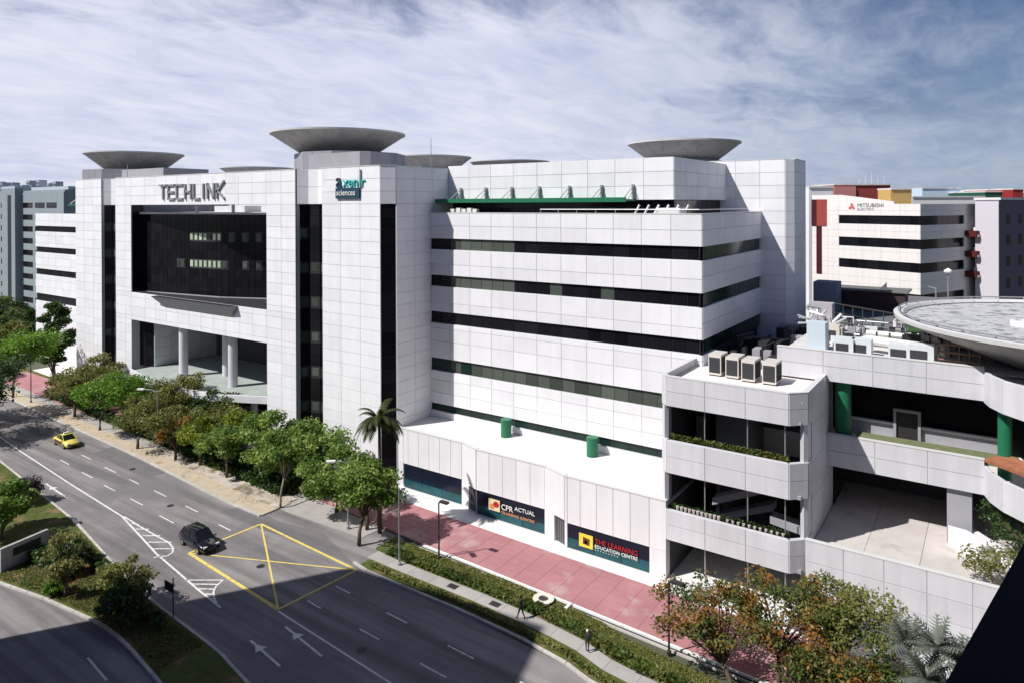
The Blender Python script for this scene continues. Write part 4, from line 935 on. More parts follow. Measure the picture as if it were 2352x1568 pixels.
for a, b in wb:
    glaze(Mb, A_dir(mc, 18.3, dA), mc, a, b, 2.2, rec=.2); glaze(Mb, mc, A_dir(mc, 17.4, dB), a, b, 2.2, rec=.2)
v = MB(); q = [A_dir(A_dir(mc, .6, dA), .6, dB), A_dir(A_dir(mc, fl-.3, dA), .6, dB), A_dir(A_dir(mc, fl-.3, dA), sl, dB), A_dir(A_dir(mc, .6, dA), sl, dB)]
v.prism(q, 0, 30.6); v.build('core_wall', MG, Mb)
v = MB(); h0 = 30.8                                   # raked parapet rising to the left
fa, fb, fc_ = A_dir(mc, 5.5, dA), A_dir(mc, 18, dA), P0
def wedge(b, p, q, zp, zq, zb, t=.5):
    n_ = (dA[1]*-1, dA[0]); n_ = dB
    vs = [(p[0], p[1], zb), (q[0], q[1], zb), (q[0], q[1], zq), (p[0], p[1], zp)]
    vs += [(x+n_[0]*t, y+n_[1]*t, z) for x, y, z in vs]
    b._add(vs, [(0, 1, 2, 3), (7, 6, 5, 4), (0, 4, 5, 1), (1, 5, 6, 2), (2, 6, 7, 3), (3, 7, 4, 0)])
wedge(v, fb, fa, 32.9, 31.3, 30.8); wedge(v, fc_, fb, 32.9, 32.9, 30.8)
v.build('raked_parapet', MW, Mb)
REDP = mat('brick_red_paint', (.30, .055, .05), .7, .3, noise=.08); MAR = mat('maroon_slot_shade', (.06, .005, .01), .7, .3)
ang = math.atan2(-dA[1], -dA[0])
def onA(s0, s1, z0, z1, pr, m, name):
    v = MB(); v.wbox(A_dir(mc, s1, dA), A_dir(mc, s0, dA), .055, .055+pr, z0, z1); v.build(name, m, Mb)
onA(21.3, 23.9, 25.7, 31.9, .12, REDP, 'red_slot'); onA(23.9, 25.25, 25.7, 31.9, .16, MAR, 'slot_shadow'); onA(22.6, 24.0, 14.5, 25.7, .1, MAR, 'lower_slot')  # dark strip beside the red is the slot's shadow, painted as colour
# emblem: three red diamonds in a triangle, and its lettering
REM = mat('emblem_red', (.62, .10, .10), .5, .4)
def diamond(s, z, a, l=.85, w=.36):
    b = MB(); ca, sa = math.cos(a), math.sin(a)
    pts = [(0, 0), (l*.5*ca-w*sa, l*.5*sa+w*ca), (l*ca, l*sa), (l*.5*ca+w*sa, l*.5*sa-w*ca)]
    vs = []
    for t in (.07, .16):
        for u, h in pts:
            p = A_dir(mc, s-u, dA); vs.append((p[0]-dB[0]*t, p[1]-dB[1]*t, z+h))
    b._add(vs, [(3, 2, 1, 0), (4, 5, 6, 7), (0, 1, 5, 4), (1, 2, 6, 5), (2, 3, 7, 6), (3, 0, 4, 7)]); b.build('emblem_diamond', REM, Mb)
es, ez = 15.1, 30.2
diamond(es, ez, PI/2); diamond(es, ez, PI/2+2*PI/3); diamond(es, ez, PI/2-2*PI/3)
tp = A_dir(mc, es-1.3, dA); text('MITSUBISHI', 1.15, (tp[0]-dB[0]*.1, tp[1]-dB[1]*.1, 30.15), 'lettering', mat('lettering_grey', (.12, .12, .12)), Mb, rot=(PI/2, 0, ang), sx=1.05)
text('ELECTRIC', .75, (tp[0]-dB[0]*.1, tp[1]-dB[1]*.1, 29.45), 'lettering', GREYP, Mb, rot=(PI/2, 0, ang), sx=1.2)
for k, z in enumerate((23.6, 19.2, 14.8)):
    a_, b_2 = A_dir(mc, 17.6, dB), A_dir(mc, 25.2, dB)
    v = MB(); v.wbox(a_, b_2, 0, 2.4, z, z+1.3); v.build('balcony', mat('dark_red_balcony', (.09, .012, .012), .7, .3), Mb)
    v = MB(); v.wbox(A_dir(mc, 18, dB), A_dir(mc, 21.5, dB), 2.42, 2.6, z, z+.45); v.build('balcony_lip', mat('pale_pink_lip', (.55, .42, .38), .7, .3), Mb)
    v = MB()
    for s_ in (19.4, 20.6): v.wbox(A_dir(mc, s_, dB), A_dir(mc, s_+.9, dB), 1.0, 1.8, z+1.3, z+2.0)
    v.build('balcony_condenser', WHT, Mb)
# roof volumes behind it
def bl(name, label, px0, px1, ytop, Z, m, depth=14, cat='building', zb=0, extra=None):
    """a building whose front faces the road axis, seen between two columns of the photo at depth Z"""
    def w(px):
        c = np.array([(px-CXP)/F_PX*Z, 0, Z]); d = RM.T @ c; return (float(d[0]), float(d[1]))
    a, b = w(px0), w(px1); zt = CAM_H+(472-.0035*((px0+px1)/2)+0-ytop)*Z/F_PX
    t = thing(name, label, cat, ((a[0]+b[0])/2, (a[1]+b[1])/2, 0))
    v = MB(); v.wbox(a, b, -depth, 0, zb, zt); v.build('wall', m, t)
    v = MB(); v.wbox((a[0], a[1]), (b[0], b[1]), -depth-.3, .3, zt, zt+.4); v.build('roof', MATS.get('roof_'+m.name) or ROOFC, t)
    return t, a, b, zt
t_, a, b, zt = bl('red_roof_building', 'dark red plant enclosure rising behind the white logo building', 1915, 2045, 424, 185, REDP)
v = MB(); v.wbox(a, A_dir(a, .38*math.dist(a, b), ((b[0]-a[0])/math.dist(a, b), (b[1]-a[1])/math.dist(a, b))), .02, .4, zt-4, zt-.3); v.build('pink_hood', mat('salmon_panel', (.52, .22, .20), .6, .3), t_)
v = MB()
for k in range(5):
    f = .45+.11*k; p = (a[0]+(b[0]-a[0])*f, a[1]+(b[1]-a[1])*f); v.tube([(p[0], p[1], zt), (p[0], p[1], zt+1.8+(k % 3)*.9)], .05, 5)
v.build('antenna', WHT, t_)
t_, a, b, zt = bl('water_tank', 'yellow ochre square water tank on the roofs behind the white logo building', 2046, 2094, 434, 170, mat('ochre_tank', (.55, .36, .13), .6, .3, noise=.15), depth=6, cat='water tank', zb=29)
bl('white_flat_block', 'plain white block between the service tower and the red enclosure', 1858, 1914, 430, 180, mat('far_white', (.78, .78, .80), .6, .3))
t_, a, b, zt = bl('light_blue_shed', 'pale blue factory shed with a white base on the right skyline', 2118, 2206, 432, 260, mat('pale_blue_metal', (.52, .66, .78), .5, .4), depth=30)
bl('white_low_block', 'long white low roof below the pale blue shed', 2095, 2262, 452, 215, mat('far_white2', (.76, .76, .76), .6, .3), depth=20)
bl('green_shed', 'dark green shed on the right skyline', 2262, 2330, 440, 240, mat('shed_green', (.02, .09, .06), .6, .3), depth=25)
bl('red_shed', 'bright red shed end at the right edge of the skyline', 2326, 2350, 434, 235, mat('shed_red', (.30, .03, .03), .6, .3), depth=25)
# purple-grey neighbour: shaded side coloured dark, sunlit end coloured pale
pcn = (0.3, 182.3)
Pb = thing('purple_building', 'purple-grey plastered building with small square windows at the right edge', 'building', (pcn[0], pcn[1], 0))
PU = mat('purple_shaded_wall', (.15, .13, .17), .8, .2, noise=.08); PUL = mat('lilac_sunlit_wall', (.60, .56, .62), .8, .2, noise=.05)
v = MB(); v.prism([pcn, A_dir(pcn, 4.6, dA), A_dir(A_dir(pcn, 4.6, dA), 40, dB), A_dir(pcn, 40, dB)], 0, 31.6); v.build('wall', PU, Pb)
v = MB(); v.wbox(A_dir(pcn, 4.6, dA), pcn, .01, .25, 0, 31.3); v.build('end_wall', PUL, Pb)
v = MB(); v.prism([A_dir(pcn, -.3, dA), A_dir(pcn, 5, dA), A_dir(A_dir(pcn, 5, dA), 40.3, dB), A_dir(A_dir(pcn, -.3, dA), 40.3, dB)], 31.6, 32.1); v.build('roof', mat('pale_roof_edge', (.7, .7, .7)), Pb)
for s_ in (3.2, 8.6, 14, 19.5):
    for z in (8, 12.6, 17.3, 22, 26.4):
        v = MB(); v.wbox(A_dir(pcn, s_, dB), A_dir(pcn, s_+1.6, dB), .01, .07, z, z+2.1); v.build('window', GLASS, Pb)
# teal block far left
Tb = thing('teal_block', 'tall blue-grey flatted factory with rows of dark windows at the far left', 'building', (-238, 90, 0))
TM = mat('teal_grey_wall', (.27, .32, .345), .8, .2, noise=.06, stain=.1)
v = MB(); v.box(-300, -214, 90.3, 112, 0, 35.6); v.box(-251, -241.5, 88.2, 90.3, 0, 36.3); v.box(-241.5, -214, 90.0, 90.3, 0, 35.0); v.build('wall', TM, Tb)
v = MB(); v.box(-246.6, -244.2, 88.12, 88.2, 2, 34.3); v.build('stair_glazing', FRAME, Tb)
for j in range(9):
    z = 32.0-3.5*j
    for x0, w in ((-257.5, 3.2), (-262.5, 3.2), (-267.5, 3.2), (-240.6, 6.6), (-232.2, 6.2), (-224.6, 6.2)):
        yw = 90.0 if x0 > -242 else 90.3
        v = MB(); v.box(x0, x0+w, yw-.1, yw-.01, z-1.5, z); v.build('window', GLASS, Tb)
v = MB(); v.box(-240, -216, 92, 104, 35.6, 36.6); v.box(-262, -252, 92, 100, 35.7, 37.2); v.build('roof_plant', mat('roof_plant_teal', (.4, .47, .5), .7, .3), Tb)
# housing blocks on the horizon
FM = [mat('far_block_a', (.62, .66, .72), .8, .2), mat('far_block_b', (.42, .48, .56), .8, .2), mat('far_block_c', (.72, .72, .74), .8, .2)]
ORDN = 'first second third fourth fifth sixth seventh eighth ninth tenth eleventh twelfth thirteenth fourteenth fifteenth sixteenth seventeenth eighteenth'.split()
def far(px0, px1, ytop, Z, k):
    def w(px):
        c = np.array([(px-CXP)/F_PX*Z, 0, Z]); d = RM.T @ c; return (float(d[0]), float(d[1]))
    a, b = w(px0), w(px1); zt = CAM_H+(475-.0035*px0*1.0-ytop)*Z/F_PX
    o = MB(); o.wbox(a, b, -18, 0, 0, zt)
    for j in range(1, int(zt//6)):
        o.wbox(A_dir(a, .1, (0, 0)), b, .2, .5, zt-6*j, zt-6*j+2.4, 1)
    side = 'left of the white office block' if px0 < 400 else 'just right of the service tower' if px0 < 2000 else 'at the far right'
    tag(o.build('far_housing_block', [FM[k % 3], mat('far_window_band', (.22, .27, .33), .7, .3)]), ORDN[k]+' tiny housing block on the horizon '+side, 'building', 'far housing blocks on the horizon')
for k in range(18):
    x = -8+k*7.6; far(x, x+4.6+3*random.random(), 414+random.random()*14+abs(k-12)*.25, 900+random.random()*500, k)
for k in range(18):
    x = 2195+k*9; far(x, x+5+4*random.random(), 436+random.random()*10, 900+random.random()*600, k)
for k in range(4):
    x = 1850+k*9; far(x, x+6, 438+random.random()*8, 1000, k)

# ================================================================== VEGETATION
def leaves(P, size, tintv, name, m, parent=None, stretch=1.5, up=.4):
    """one mesh of small leaf-shaped quads at the points P"""
    n = len(P); P = np.asarray(P)
    nrm = rng.normal(size=(n, 3)); nrm[:, 2] = np.abs(nrm[:, 2])+up; nrm /= np.linalg.norm(nrm, axis=1)[:, None]
    t = rng.normal(size=(n, 3)); t -= (t*nrm).sum(1)[:, None]*nrm; t /= np.linalg.norm(t, axis=1)[:, None]
    bt = np.cross(nrm, t); s = size*(.6+.8*rng.random(n))[:, None]
    V = np.empty((n, 4, 3)); V[:, 0] = P-t*s*stretch*.5; V[:, 1] = P+bt*s*.42-t*s*.05; V[:, 2] = P+t*s*stretch*.5; V[:, 3] = P-bt*s*.42-t*s*.05
    me = bpy.data.meshes.new(name); me.vertices.add(4*n); me.vertices.foreach_set('co', V.reshape(-1))
    me.loops.add(4*n); me.loops.foreach_set('vertex_index', np.arange(4*n, dtype=np.int32)); me.polygons.add(n); me.polygons.foreach_set('loop_start', np.arange(0, 4*n, 4, dtype=np.int32))
    me.materials.append(m); me.update(calc_edges=True)
    at = me.attributes.new('tint', 'FLOAT', 'POINT'); tv = np.repeat(np.clip(tintv, 0, 1), 4); at.data.foreach_set('value', tv.astype(np.float32))
    o = bpy.data.objects.new(name, me); COL.objects.link(o)
    if parent is not None: o.parent = parent
    return o
def tree(label, base, h, r, rz, m, off=(0, 0), n=3000, grow=1.10, size=.26, bark=None, tr=.16, blobs=20, name='tree', group=None, sparse=.30, zc=None, cat='tree', stems=1):
    t = thing(name, label, cat, (base[0], base[1], .1), group)
    zc = zc if zc is not None else h-rz
    r *= grow; n = int(n*1.75); size *= .84; blobs = int(blobs*1.25)
    cen = np.array([off[0], off[1], zc]); B = []
    while len(B) < blobs:
        p = rng.uniform(-1, 1, 3)
        q = np.linalg.norm(p)
        if q < 1 and (q > .35): B.append(cen+p*np.array([r*.82, r*.82, rz*.78]))
    B = np.array(B)
    per = n//blobs; pts = []; tv = []
    for b in B:
        k = int(per*(.6+.8*random.random())); rr = r*sparse*(.75+.5*random.random())
        d = rng.normal(size=(k, 3)); d /= np.linalg.norm(d, axis=1)[:, None]; d *= (rng.random(k)**.45)[:, None]
        pts.append(b+d*np.array([rr, rr, min(rr*.62, rz*.6)])); tv.append(np.clip(.15+.6*random.random()+rng.normal(size=k)*.22, 0, 1))
    leaves(np.concatenate(pts), size, np.concatenate(tv), 'crown', m, t)
    tb = MB(); fork = (off[0]*.35, off[1]*.35, max(.8, (zc-rz)*.85))
    for s_ in range(stems):
        ox = (s_-(stems-1)/2)*.5
        tb.tube([(ox*.4, 0, 0), (ox+.04, .03, fork[2]*.5), (fork[0]+ox, fork[1], fork[2])], [tr*1.25, tr, tr*.8], 7)
    tb.build('trunk', bark or BARK, t, smooth=True, local=True)
    lb_ = MB()
    for b in B[::2]:
        mid = (fork[0]*.5+b[0]*.5, fork[1]*.5+b[1]*.5, (fork[2]+b[2])*.5+.15*rz)
        lb_.tube([(fork[0], fork[1], fork[2]-.1), mid, tuple(b)], [tr*.55, tr*.35, tr*.12], 5)
    lb_.build('limbs', bark or BARK, t, smooth=True, local=True)
    return t
tree('bright green spreading tree at the far left, by the pale forecourt', (-131.4, 47.6), 10.6, 5.8, 2.6, L_BRIGHT, off=(1.5, 1.5), n=5200, size=.32, blobs=26)
tree('tall dark columnar tree against the left banded wing', (-138.5, 56.5), 14.6, 3.3, 5.6, L_DARK, n=5000, size=.34, blobs=26, tr=.25)
tree('dark tree beside the tall columnar one, at the wing corner', (-134, 54.5), 10.8, 2.5, 4.2, L_DARK, n=3000, size=.32, blobs=18)
tree('olive tree beyond the hedge near the red forecourt', (-117.5, 50.5), 6.6, 3.4, 2.0, L_OLIVE, n=2800, size=.26)
tree('sparse brown-green tree in front of the left glass strip', (-113, 52.6), 8.8, 3.3, 2.6, L_OLIVE, n=2300, size=.25)
tree('pale olive tree left of the bright green umbrella tree', (-107.5, 50.6), 7.6, 3.4, 2.5, L_OLIVE, n=2700, size=.25, bark=BARKP)
tree('bright green umbrella-shaped tree by the kerb', (-102, 47.3), 8.3, 5.0, 2.4, L_BRIGHT, off=(3.0, .8), n=5600, size=.26, blobs=30)
tree('brownish tree with a dark forked trunk behind the taxi lane', (-90.2, 46.4), 7.0, 4.4, 2.1, L_OLIVE, off=(1.6, 1.2), n=3300, size=.25, blobs=24)
tree('olive tree in front of the porch roof', (-92.4, 51), 7.8, 3.8, 2.4, L_OLIVE, off=(1, .5), n=3300, size=.25)
tree('light airy tree whose top crosses the entrance columns', (-89.5, 52.6), 9.2, 2.6, 2.6, L_OLIVE, n=1700, size=.22, bark=BARKP)
tree('dark green round tree under the right side of the porch', (-83.8, 53.6), 7.4, 3.3, 2.9, L_DARK, n=3300, size=.28)
tree('yellow-green tree glowing in the middle of the planting bed', (-78.2, 47.6), 5.6, 3.1, 1.6, L_YEL, off=(.3, .4), n=3000, size=.24)
tree('yellow-green and rust tree behind the glowing one', (-75.8, 50.8), 6.6, 3.1, 2.2, L_YEL, n=2700, size=.25)
tree('rusty low tree over the dark understorey', (-82.5, 47.0), 5.2, 2.8, 1.7, L_RUST, n=2000, size=.24)
tree('mid-green tree with a slender pale trunk beside the driveway', (-60.5, 45.6), 7.7, 3.4, 2.3, L_MID, off=(-1.5, 2.4), n=3700, size=.25, bark=BARKP, tr=.11)
tree('mid-green tree against the tall glass strip of the main block', (-68.6, 51), 7.6, 3.6, 2.9, L_MID, n=4200, size=.27)
tree('broad green tree left of the palm', (-60.5, 50.2), 8.0, 4.0, 3.0, L_MID, off=(0, -.5), n=5200, size=.27, blobs=26)
tree('dense green tree at the edge of the driveway', (-55.0, 48.2), 6.8, 3.7, 2.7, L_MID, off=(.6, -.4), n=5000, size=.27, blobs=26)
tree('leafy green tree with a dark trunk on the kerb island by the box junction', (-47.9, 44.6), 7.4, 3.5, 2.3, L_MID, off=(.2, 1.3), n=5200, size=.26, blobs=26)
tree('small dark green tree touching the palm trunk', (-49.6, 47.2), 5.4, 2.0, 1.7, L_DARK, n=2000, size=.25)
tree('rust-tipped open tree at the left of the foreground clump', (-13.6, 43.6), 5.6, 3.7, 1.8, L_RUST, off=(-2.4, 2.2), n=2800, size=.20, blobs=36, sparse=.20, grow=1.22)
tree('rust and green foreground tree with a long bare limb', (-11.2, 45.0), 6.0, 3.9, 1.4, L_RUST, off=(-.6, 2.9), n=3000, size=.20, blobs=36, sparse=.20, grow=1.25)
tree('green feathery foreground tree in front of the ramp wall', (-8.4, 47.2), 5.6, 4.1, 1.2, L_OLIVE, off=(.2, 2.4), n=3900, size=.19, blobs=34, sparse=.22, grow=1.2)
tree('dark mixed foreground tree at the lower right', (-6.8, 44.6), 5.2, 3.8, 2.0, L_RUST, off=(-.8, 1.6), n=4200, size=.20, blobs=24, sparse=.28)
tree('thin dark-leaved tree hanging over the ramp at the right edge', (3.6, 57.5), 9.8, 3.8, 1.5, L_DARK, off=(-1.6, 3.6), n=1300, size=.20, blobs=22, sparse=.20)
tree('low sprig of branches crossing the pale ramp deck', (2.4, 54.0), 7.6, 2.6, .9, L_OLIVE, off=(-2.2, 2.6), n=800, size=.18, blobs=10, sparse=.28)
for i, (x, y, h, r) in enumerate(((-210, 71, 9.5, 6), (-196, 69, 9, 5.5), (-186, 67, 8.5, 5), (-176, 66, 8.8, 5), (-168, 61, 7.5, 4))):
    tree(('dark bushy tree below the blue-grey factory, '+['at the frame edge', 'second from the frame edge', 'in the middle of the row', 'near the white wing', 'nearest the white wing'][i]), (x, y), h, r, h*.42, L_DARK if i % 2 else L_OLIVE, n=2800, size=.42, group='trees below the blue-grey factory')
tree('green shrubby tree on the far left verge behind the pale bollards', (-150, 50), 5.5, 3.5, 2.2, L_BRIGHT, n=2200, size=.3)
for lab_, xy_, h_, r_, rz_, m_, n_ in (
    ('olive tree filling the belt between umbrella tree and porch', (-97.5, 50.0), 6.4, 3.4, 1.9, L_OLIVE, 2600),
    ('flat-topped olive tree behind the glowing yellow-green one', (-80.5, 51.5), 6.6, 3.3, 2.0, L_OLIVE, 2600),
    ('mid-green tree leaning over the sandy strip', (-72.2, 47.2), 5.8, 3.2, 1.8, L_MID, 2800),
    ('green tree between the pale-trunk tree and the broad one', (-64.6, 49.0), 7.2, 3.5, 2.6, L_MID, 3400),
    ('low rusty tree at the kerb behind the dark forked trunk', (-86.4, 48.6), 5.6, 3.2, 1.6, L_OLIVE, 2500),
    ('olive tree at the corner of the red forecourt', (-111.5, 48.2), 6.0, 3.2, 1.8, L_OLIVE, 2300)):
    tree(lab_, xy_, h_, r_, rz_, m_, n=n_, size=.25, grow=1.2)
# median trees
tree('bushy white-flecked tree at the left frame edge beside the low sign wall', (-76.2, 26.6), 5.4, 2.9, 2.5, L_MID, off=(-.4, .3), n=4200, size=.27, blobs=26)
tree('slender sparse tree in the median by the bare soil', (-60.9, 25.6), 6.4, 1.6, 2.9, L_OLIVE, n=1100, size=.18, sparse=.32)
tree('dark leafy shrub tree at the shaded tip of the median', (-56.4, 26.8), 3.6, 2.3, 1.4, L_OLIVE, off=(.4, .9), n=1300, size=.20, sparse=.26)
tree('low dark green shrub in the shade left of the road', (-53.6, 26.4), 2.6, 2.0, 1.1, L_DARK, n=1500, size=.24)
tree('dark dome-shaped bush behind the bare soil', (-64.4, 27.4), 2.8, 1.5, 1.2, L_DARK, n=1500, size=.22, cat='bush', name='bush')
tree('round glossy green bush beside the bare soil', (-61.9, 25.3), 1.5, .9, .75, L_BRIGHT, n=900, size=.16, cat='bush', name='bush')
tree('olive bush under the slender median tree', (-66.5, 28.2), 2.6, 1.3, 1.1, L_OLIVE, n=1000, size=.22, cat='bush', name='bush')
tree('purple-leaved shrub at the far end of the median', (-83.5, 31.0), 2.6, 1.9, 1.1, L_PURP, n=1300, size=.24, cat='bush', name='bush')
tree('big dark tree shading the road at the far left', (-110, 35.5), 9, 6.5, 2.6, L_DARK, off=(-3, -1), n=4200, size=.34, blobs=26)
tree('second dark tree shading the road beyond the frame edge', (-121, 38), 9.5, 6.5, 2.6, L_DARK, off=(-1, 0), n=3600, size=.36, blobs=26)
# palms
def palm(label, base, h, nf, fl, m, droop=1.0, name='palm_tree', leafw=.09, seg=16, lsc=.8, trunk=True, stems=((0, 0, 0),)):
    t = thing(name, label, 'palm', (base[0], base[1], .1)); V = []; Fc = []; T = []
    for si, (sx_, sy_, sh) in enumerate(stems):
        H_ = h-sh
        for k in range(nf):
            a = 2*PI*k/nf+random.random()*.5; el = math.radians(random.uniform(5, 75)); L_ = fl*random.uniform(.8, 1.1)
            p = np.array([sx_, sy_, H_]); d = np.array([math.cos(a)*math.cos(el), math.sin(a)*math.cos(el), math.sin(el)]); st = L_/seg
            side = np.array([-math.sin(a), math.cos(a), 0])
            for j in range(seg):
                f = j/seg; q = p+d*st
                ll = lsc*math.sin(PI*min(1, f*.9+.12))**.7
                for sgn in (-1, 1):
                    tip = p+side*sgn*ll+d*st*1.6+np.array([0, 0, -ll*.45*droop])
                    o_ = len(V); V += [p-d*leafw*.6, p+d*leafw*.9, tip]; Fc.append((o_, o_+1, o_+2)); T += [.2+.7*random.random()]*3
                o_ = len(V); w = .035; V += [p+side*w, p-side*w, q-side*w, q+side*w]; Fc.append((o_, o_+1, o_+2, o_+3)); T += [.5]*4
                p = q; d = d+np.array([0, 0, -.17*droop]); d /= np.linalg.norm(d)
    me = bpy.data.meshes.new('fronds'); me.from_pydata([tuple(x) for x in V], [], Fc); me.materials.append(m)
    at = me.attributes.new('tint', 'FLOAT', 'POINT'); at.data.foreach_set('value', T)
    o = bpy.data.objects.new('fronds', me); COL.objects.link(o); o.parent = t
    if trunk:
        tb = MB()
        for (sx_, sy_, sh) in stems: tb.tube([(sx_*.3, sy_*.3, 0), (sx_*.7+.05, sy_*.7, (h-sh)*.5), (sx_, sy_, h-sh)], [.22, .15, .13], 8)
        tb.build('trunk', BARK, t, smooth=True, local=True)
    return t
palm('tall palm with drooping fronds in front of the tower corner', (-48.1, 47.4), 10.5, 32, 3.1, L_PALM, .85, leafw=.20, lsc=.52)
palm('silver-green fan palm clump in the lower right foreground', (-2.9, 46.9), 5.5, 26, 1.7, L_SILV, .35, leafw=.10, seg=10, lsc=.55, stems=((0, 0, 0), (-1.5, .6, .7), (1.2, .5, .9), (-.5, -.9, 1.6), (.8, -1.0, 2.2), (-1.7, -.6, 2.4)))
palm('small dark spiky palm in the shaded median', (-55.0, 27.8), 1.9, 16, 1.9, L_DARK, .8, leafw=.13, seg=10, lsc=.45)
# hedges (nobody could count the leaves)
def hedge(fn, x0, x1, w, h, n, m, label, size=.2):
    xs_ = rng.uniform(x0, x1, n); dd = rng.uniform(-.5, .5, n)*w; zz_ = .1+h*(rng.random(n)**.55)
    hh = 1+.18*np.sin(xs_*1.7)+.12*np.sin(xs_*4.1)
    P = np.stack([xs_, np.array([fn(x) for x in xs_])+dd, zz_*hh], 1)
    tv = .45+.25*np.sin(xs_*.9)+rng.normal(size=n)*.22
    o = leaves(P, size, tv, 'hedge', m); tag(o, label, 'hedge'); return o
hedge(lambda x: interp(K1b, x)+3.2, -44.6, 4, 1.0, .42, 15000, L_HEDGE, 'long clipped green hedge between footpath and red promenade')
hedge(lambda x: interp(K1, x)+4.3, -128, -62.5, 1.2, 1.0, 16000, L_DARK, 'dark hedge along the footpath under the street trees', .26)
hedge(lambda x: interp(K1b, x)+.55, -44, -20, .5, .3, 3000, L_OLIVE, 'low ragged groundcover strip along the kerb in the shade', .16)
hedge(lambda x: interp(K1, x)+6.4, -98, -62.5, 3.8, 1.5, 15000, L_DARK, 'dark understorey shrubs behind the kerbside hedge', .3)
hedge(lambda x: 28.7+(x+60)*-.12, -70, -50, .8, .7, 2600, L_DARK, 'dark low shrubs along the road edge of the median', .2)
hedge(lambda x: 26.9, -72.5, -63, 1.4, .9, 2600, L_DARK, 'dark shrubs behind the low white sign wall', .22)
# planters on the stair tower
for z, n_, m_, lab, s_ in ((11.68, 1500, L_HEDGE, 'bright green plants along the upper landing planter of the stair tower', .14), (6.0, 900, L_DARK, 'sparse dark plants along the lower landing planter of the stair tower', .13)):
    xs_ = rng.uniform(-22.2, -12.9, n_); P = np.stack([xs_, 55.05+.25*rng.random(n_), z+.4*rng.random(n_)], 1); o = leaves(P, s_, rng.random(n_)*.9, 'planter_plants', m_); tag(o, lab, 'plants')
v = MB()
for x in np.arange(-21.6, -18.2, .34): v.lathe([(.1, 6.0), (.15, 6.28)], (float(x), 55.0, 0), 8)
for x in np.arange(-17.5, -12.9, .42): v.lathe([(.08, 6.0), (.12, 6.2)], (float(x), 55.0, 0), 8)
tag(v.build('flower_pots', mat('pot_pale', (.5, .45, .42), .8, .2)), 'row of small pale pots on the lower landing ledge', 'pots')
# grass tufts
n_ = 15000; xs_ = rng.uniform(-70, -46, n_); f_ = rng.random(n_)
P = np.stack([xs_, np.array([interp(K3, x)+.2+(interp(K2, x)-interp(K3, x)-.4)*f for x, f in zip(xs_, f_)]), .13+.06*rng.random(n_)], 1)
struct(leaves(P, .11, rng.random(n_), 'grass', leaf_mat('leaf_grass', (0.060, 0.090, 0.015), (0.160, 0.180, 0.040), (0.200, 0.170, 0.060), .52), up=.1), 'stuff')
n_ = 14000; xs_ = rng.uniform(-44, 2, n_); f_ = rng.random(n_)
P = np.stack([xs_, np.array([interp(K1b, x)+4.2+1.1*f for x, f in zip(xs_, f_)]), .13+.05*rng.random(n_)], 1)
struct(leaves(P, .11, rng.random(n_), 'grass', L_OLIVE, up=.1), 'stuff')
n_ = 9000; xs_ = rng.uniform(-125, -60.5, n_); f_ = rng.random(n_)**.7; keep = (np.sin(xs_*.55)+np.sin(xs_*.21+1)+f_*1.6) > .9
xs_, f_ = xs_[keep], f_[keep]
P = np.stack([xs_, np.array([interp(K1, x)+.4+3.8*f for x, f in zip(xs_, f_)]), .14+.03*rng.random(len(xs_))], 1)
struct(leaves(P, .065, rng.random(len(xs_)), 'leaf_litter', leaf_mat('leaf_dry', (.16, .11, .07), (.32, .24, .16)), up=1.5), 'stuff')

# ================================================================== STREET FURNITURE
def lamp(label, base, h, arm, m, head_m, group='street lamps', cat='street lamp', aw=.9):
    t = thing('street_lamp', label, cat, (base[0], base[1], .1), group)
    MB().tube([(0, 0, 0), (0, 0, h)], [.085, .06], 8).build('pole', m, t, local=True)
    MB().lathe([(.16, 0), (.16, .25), (.1, .3)], (0, 0, 0), 10).build('pole_base', m, t, local=True)
    MB().tube([(0, 0, h-.15), (arm[0]*.5, arm[1]*.5, h+.12), (arm[0], arm[1], h+.12)], .045, 6).build('arm', m, t, local=True)
    a = math.atan2(arm[1], arm[0]); b = MB(); b.box(-.1, .75, -.19, .19, -.06, .1); o = b.build('lamp_head', head_m, t, local=True); o.location = (arm[0], arm[1], h+.14); o.rotation_euler = (0, 0, a)
    return t
GL = mat('lamp_grey', (.30, .31, .32), .5, .5, metal=.3)
lamp('short dark brown lamp post on the verge casting its shadow on the red promenade', (-40.2, 46.75), 4.95, (.3, 0), DARKM, DARKM)
lamp('short dark lamp post by the rust-coloured trees', (-18.6, 45.7), 4.95, (.3, 0), DARKM, DARKM)
lamp('thin grey lamp post with a white head between kerb trees and podium', (-42.3, 44.0), 6.9, (.5, -.3), GL, WHT)
lamp('grey street lamp with its white head over the bright umbrella tree', (-85.8, 46.6), 8.0, (-1.6, -.9), GL, WHT)
lamp('green-grey street lamp at the far left verge', (-125.5, 47.9), 7.4, (-.9, -.5), mat('lamp_green', (.06, .10, .09), .5, .4), WHT)
lamp('street lamp with a white head poking out of the leafy tree at the driveway', (-51.2, 46.3), 6.3, (-1.0, -.8), GL, WHT)
# traffic sign in the shaded corner: dark boards on a post
ts = thing('traffic_sign', 'dark signboard on a slim post at the shaded median tip', 'sign', (*gp(398, 1422)[:2], .1))
MB().tube([(0, 0, 0), (0, 0, 3.0)], .05, 6).build('post', DARKM, ts, local=True)
b = MB(); b.box(-1.15, -.08, -.03, .03, 1.9, 2.55); b.build('board', DARKM, ts, local=True)
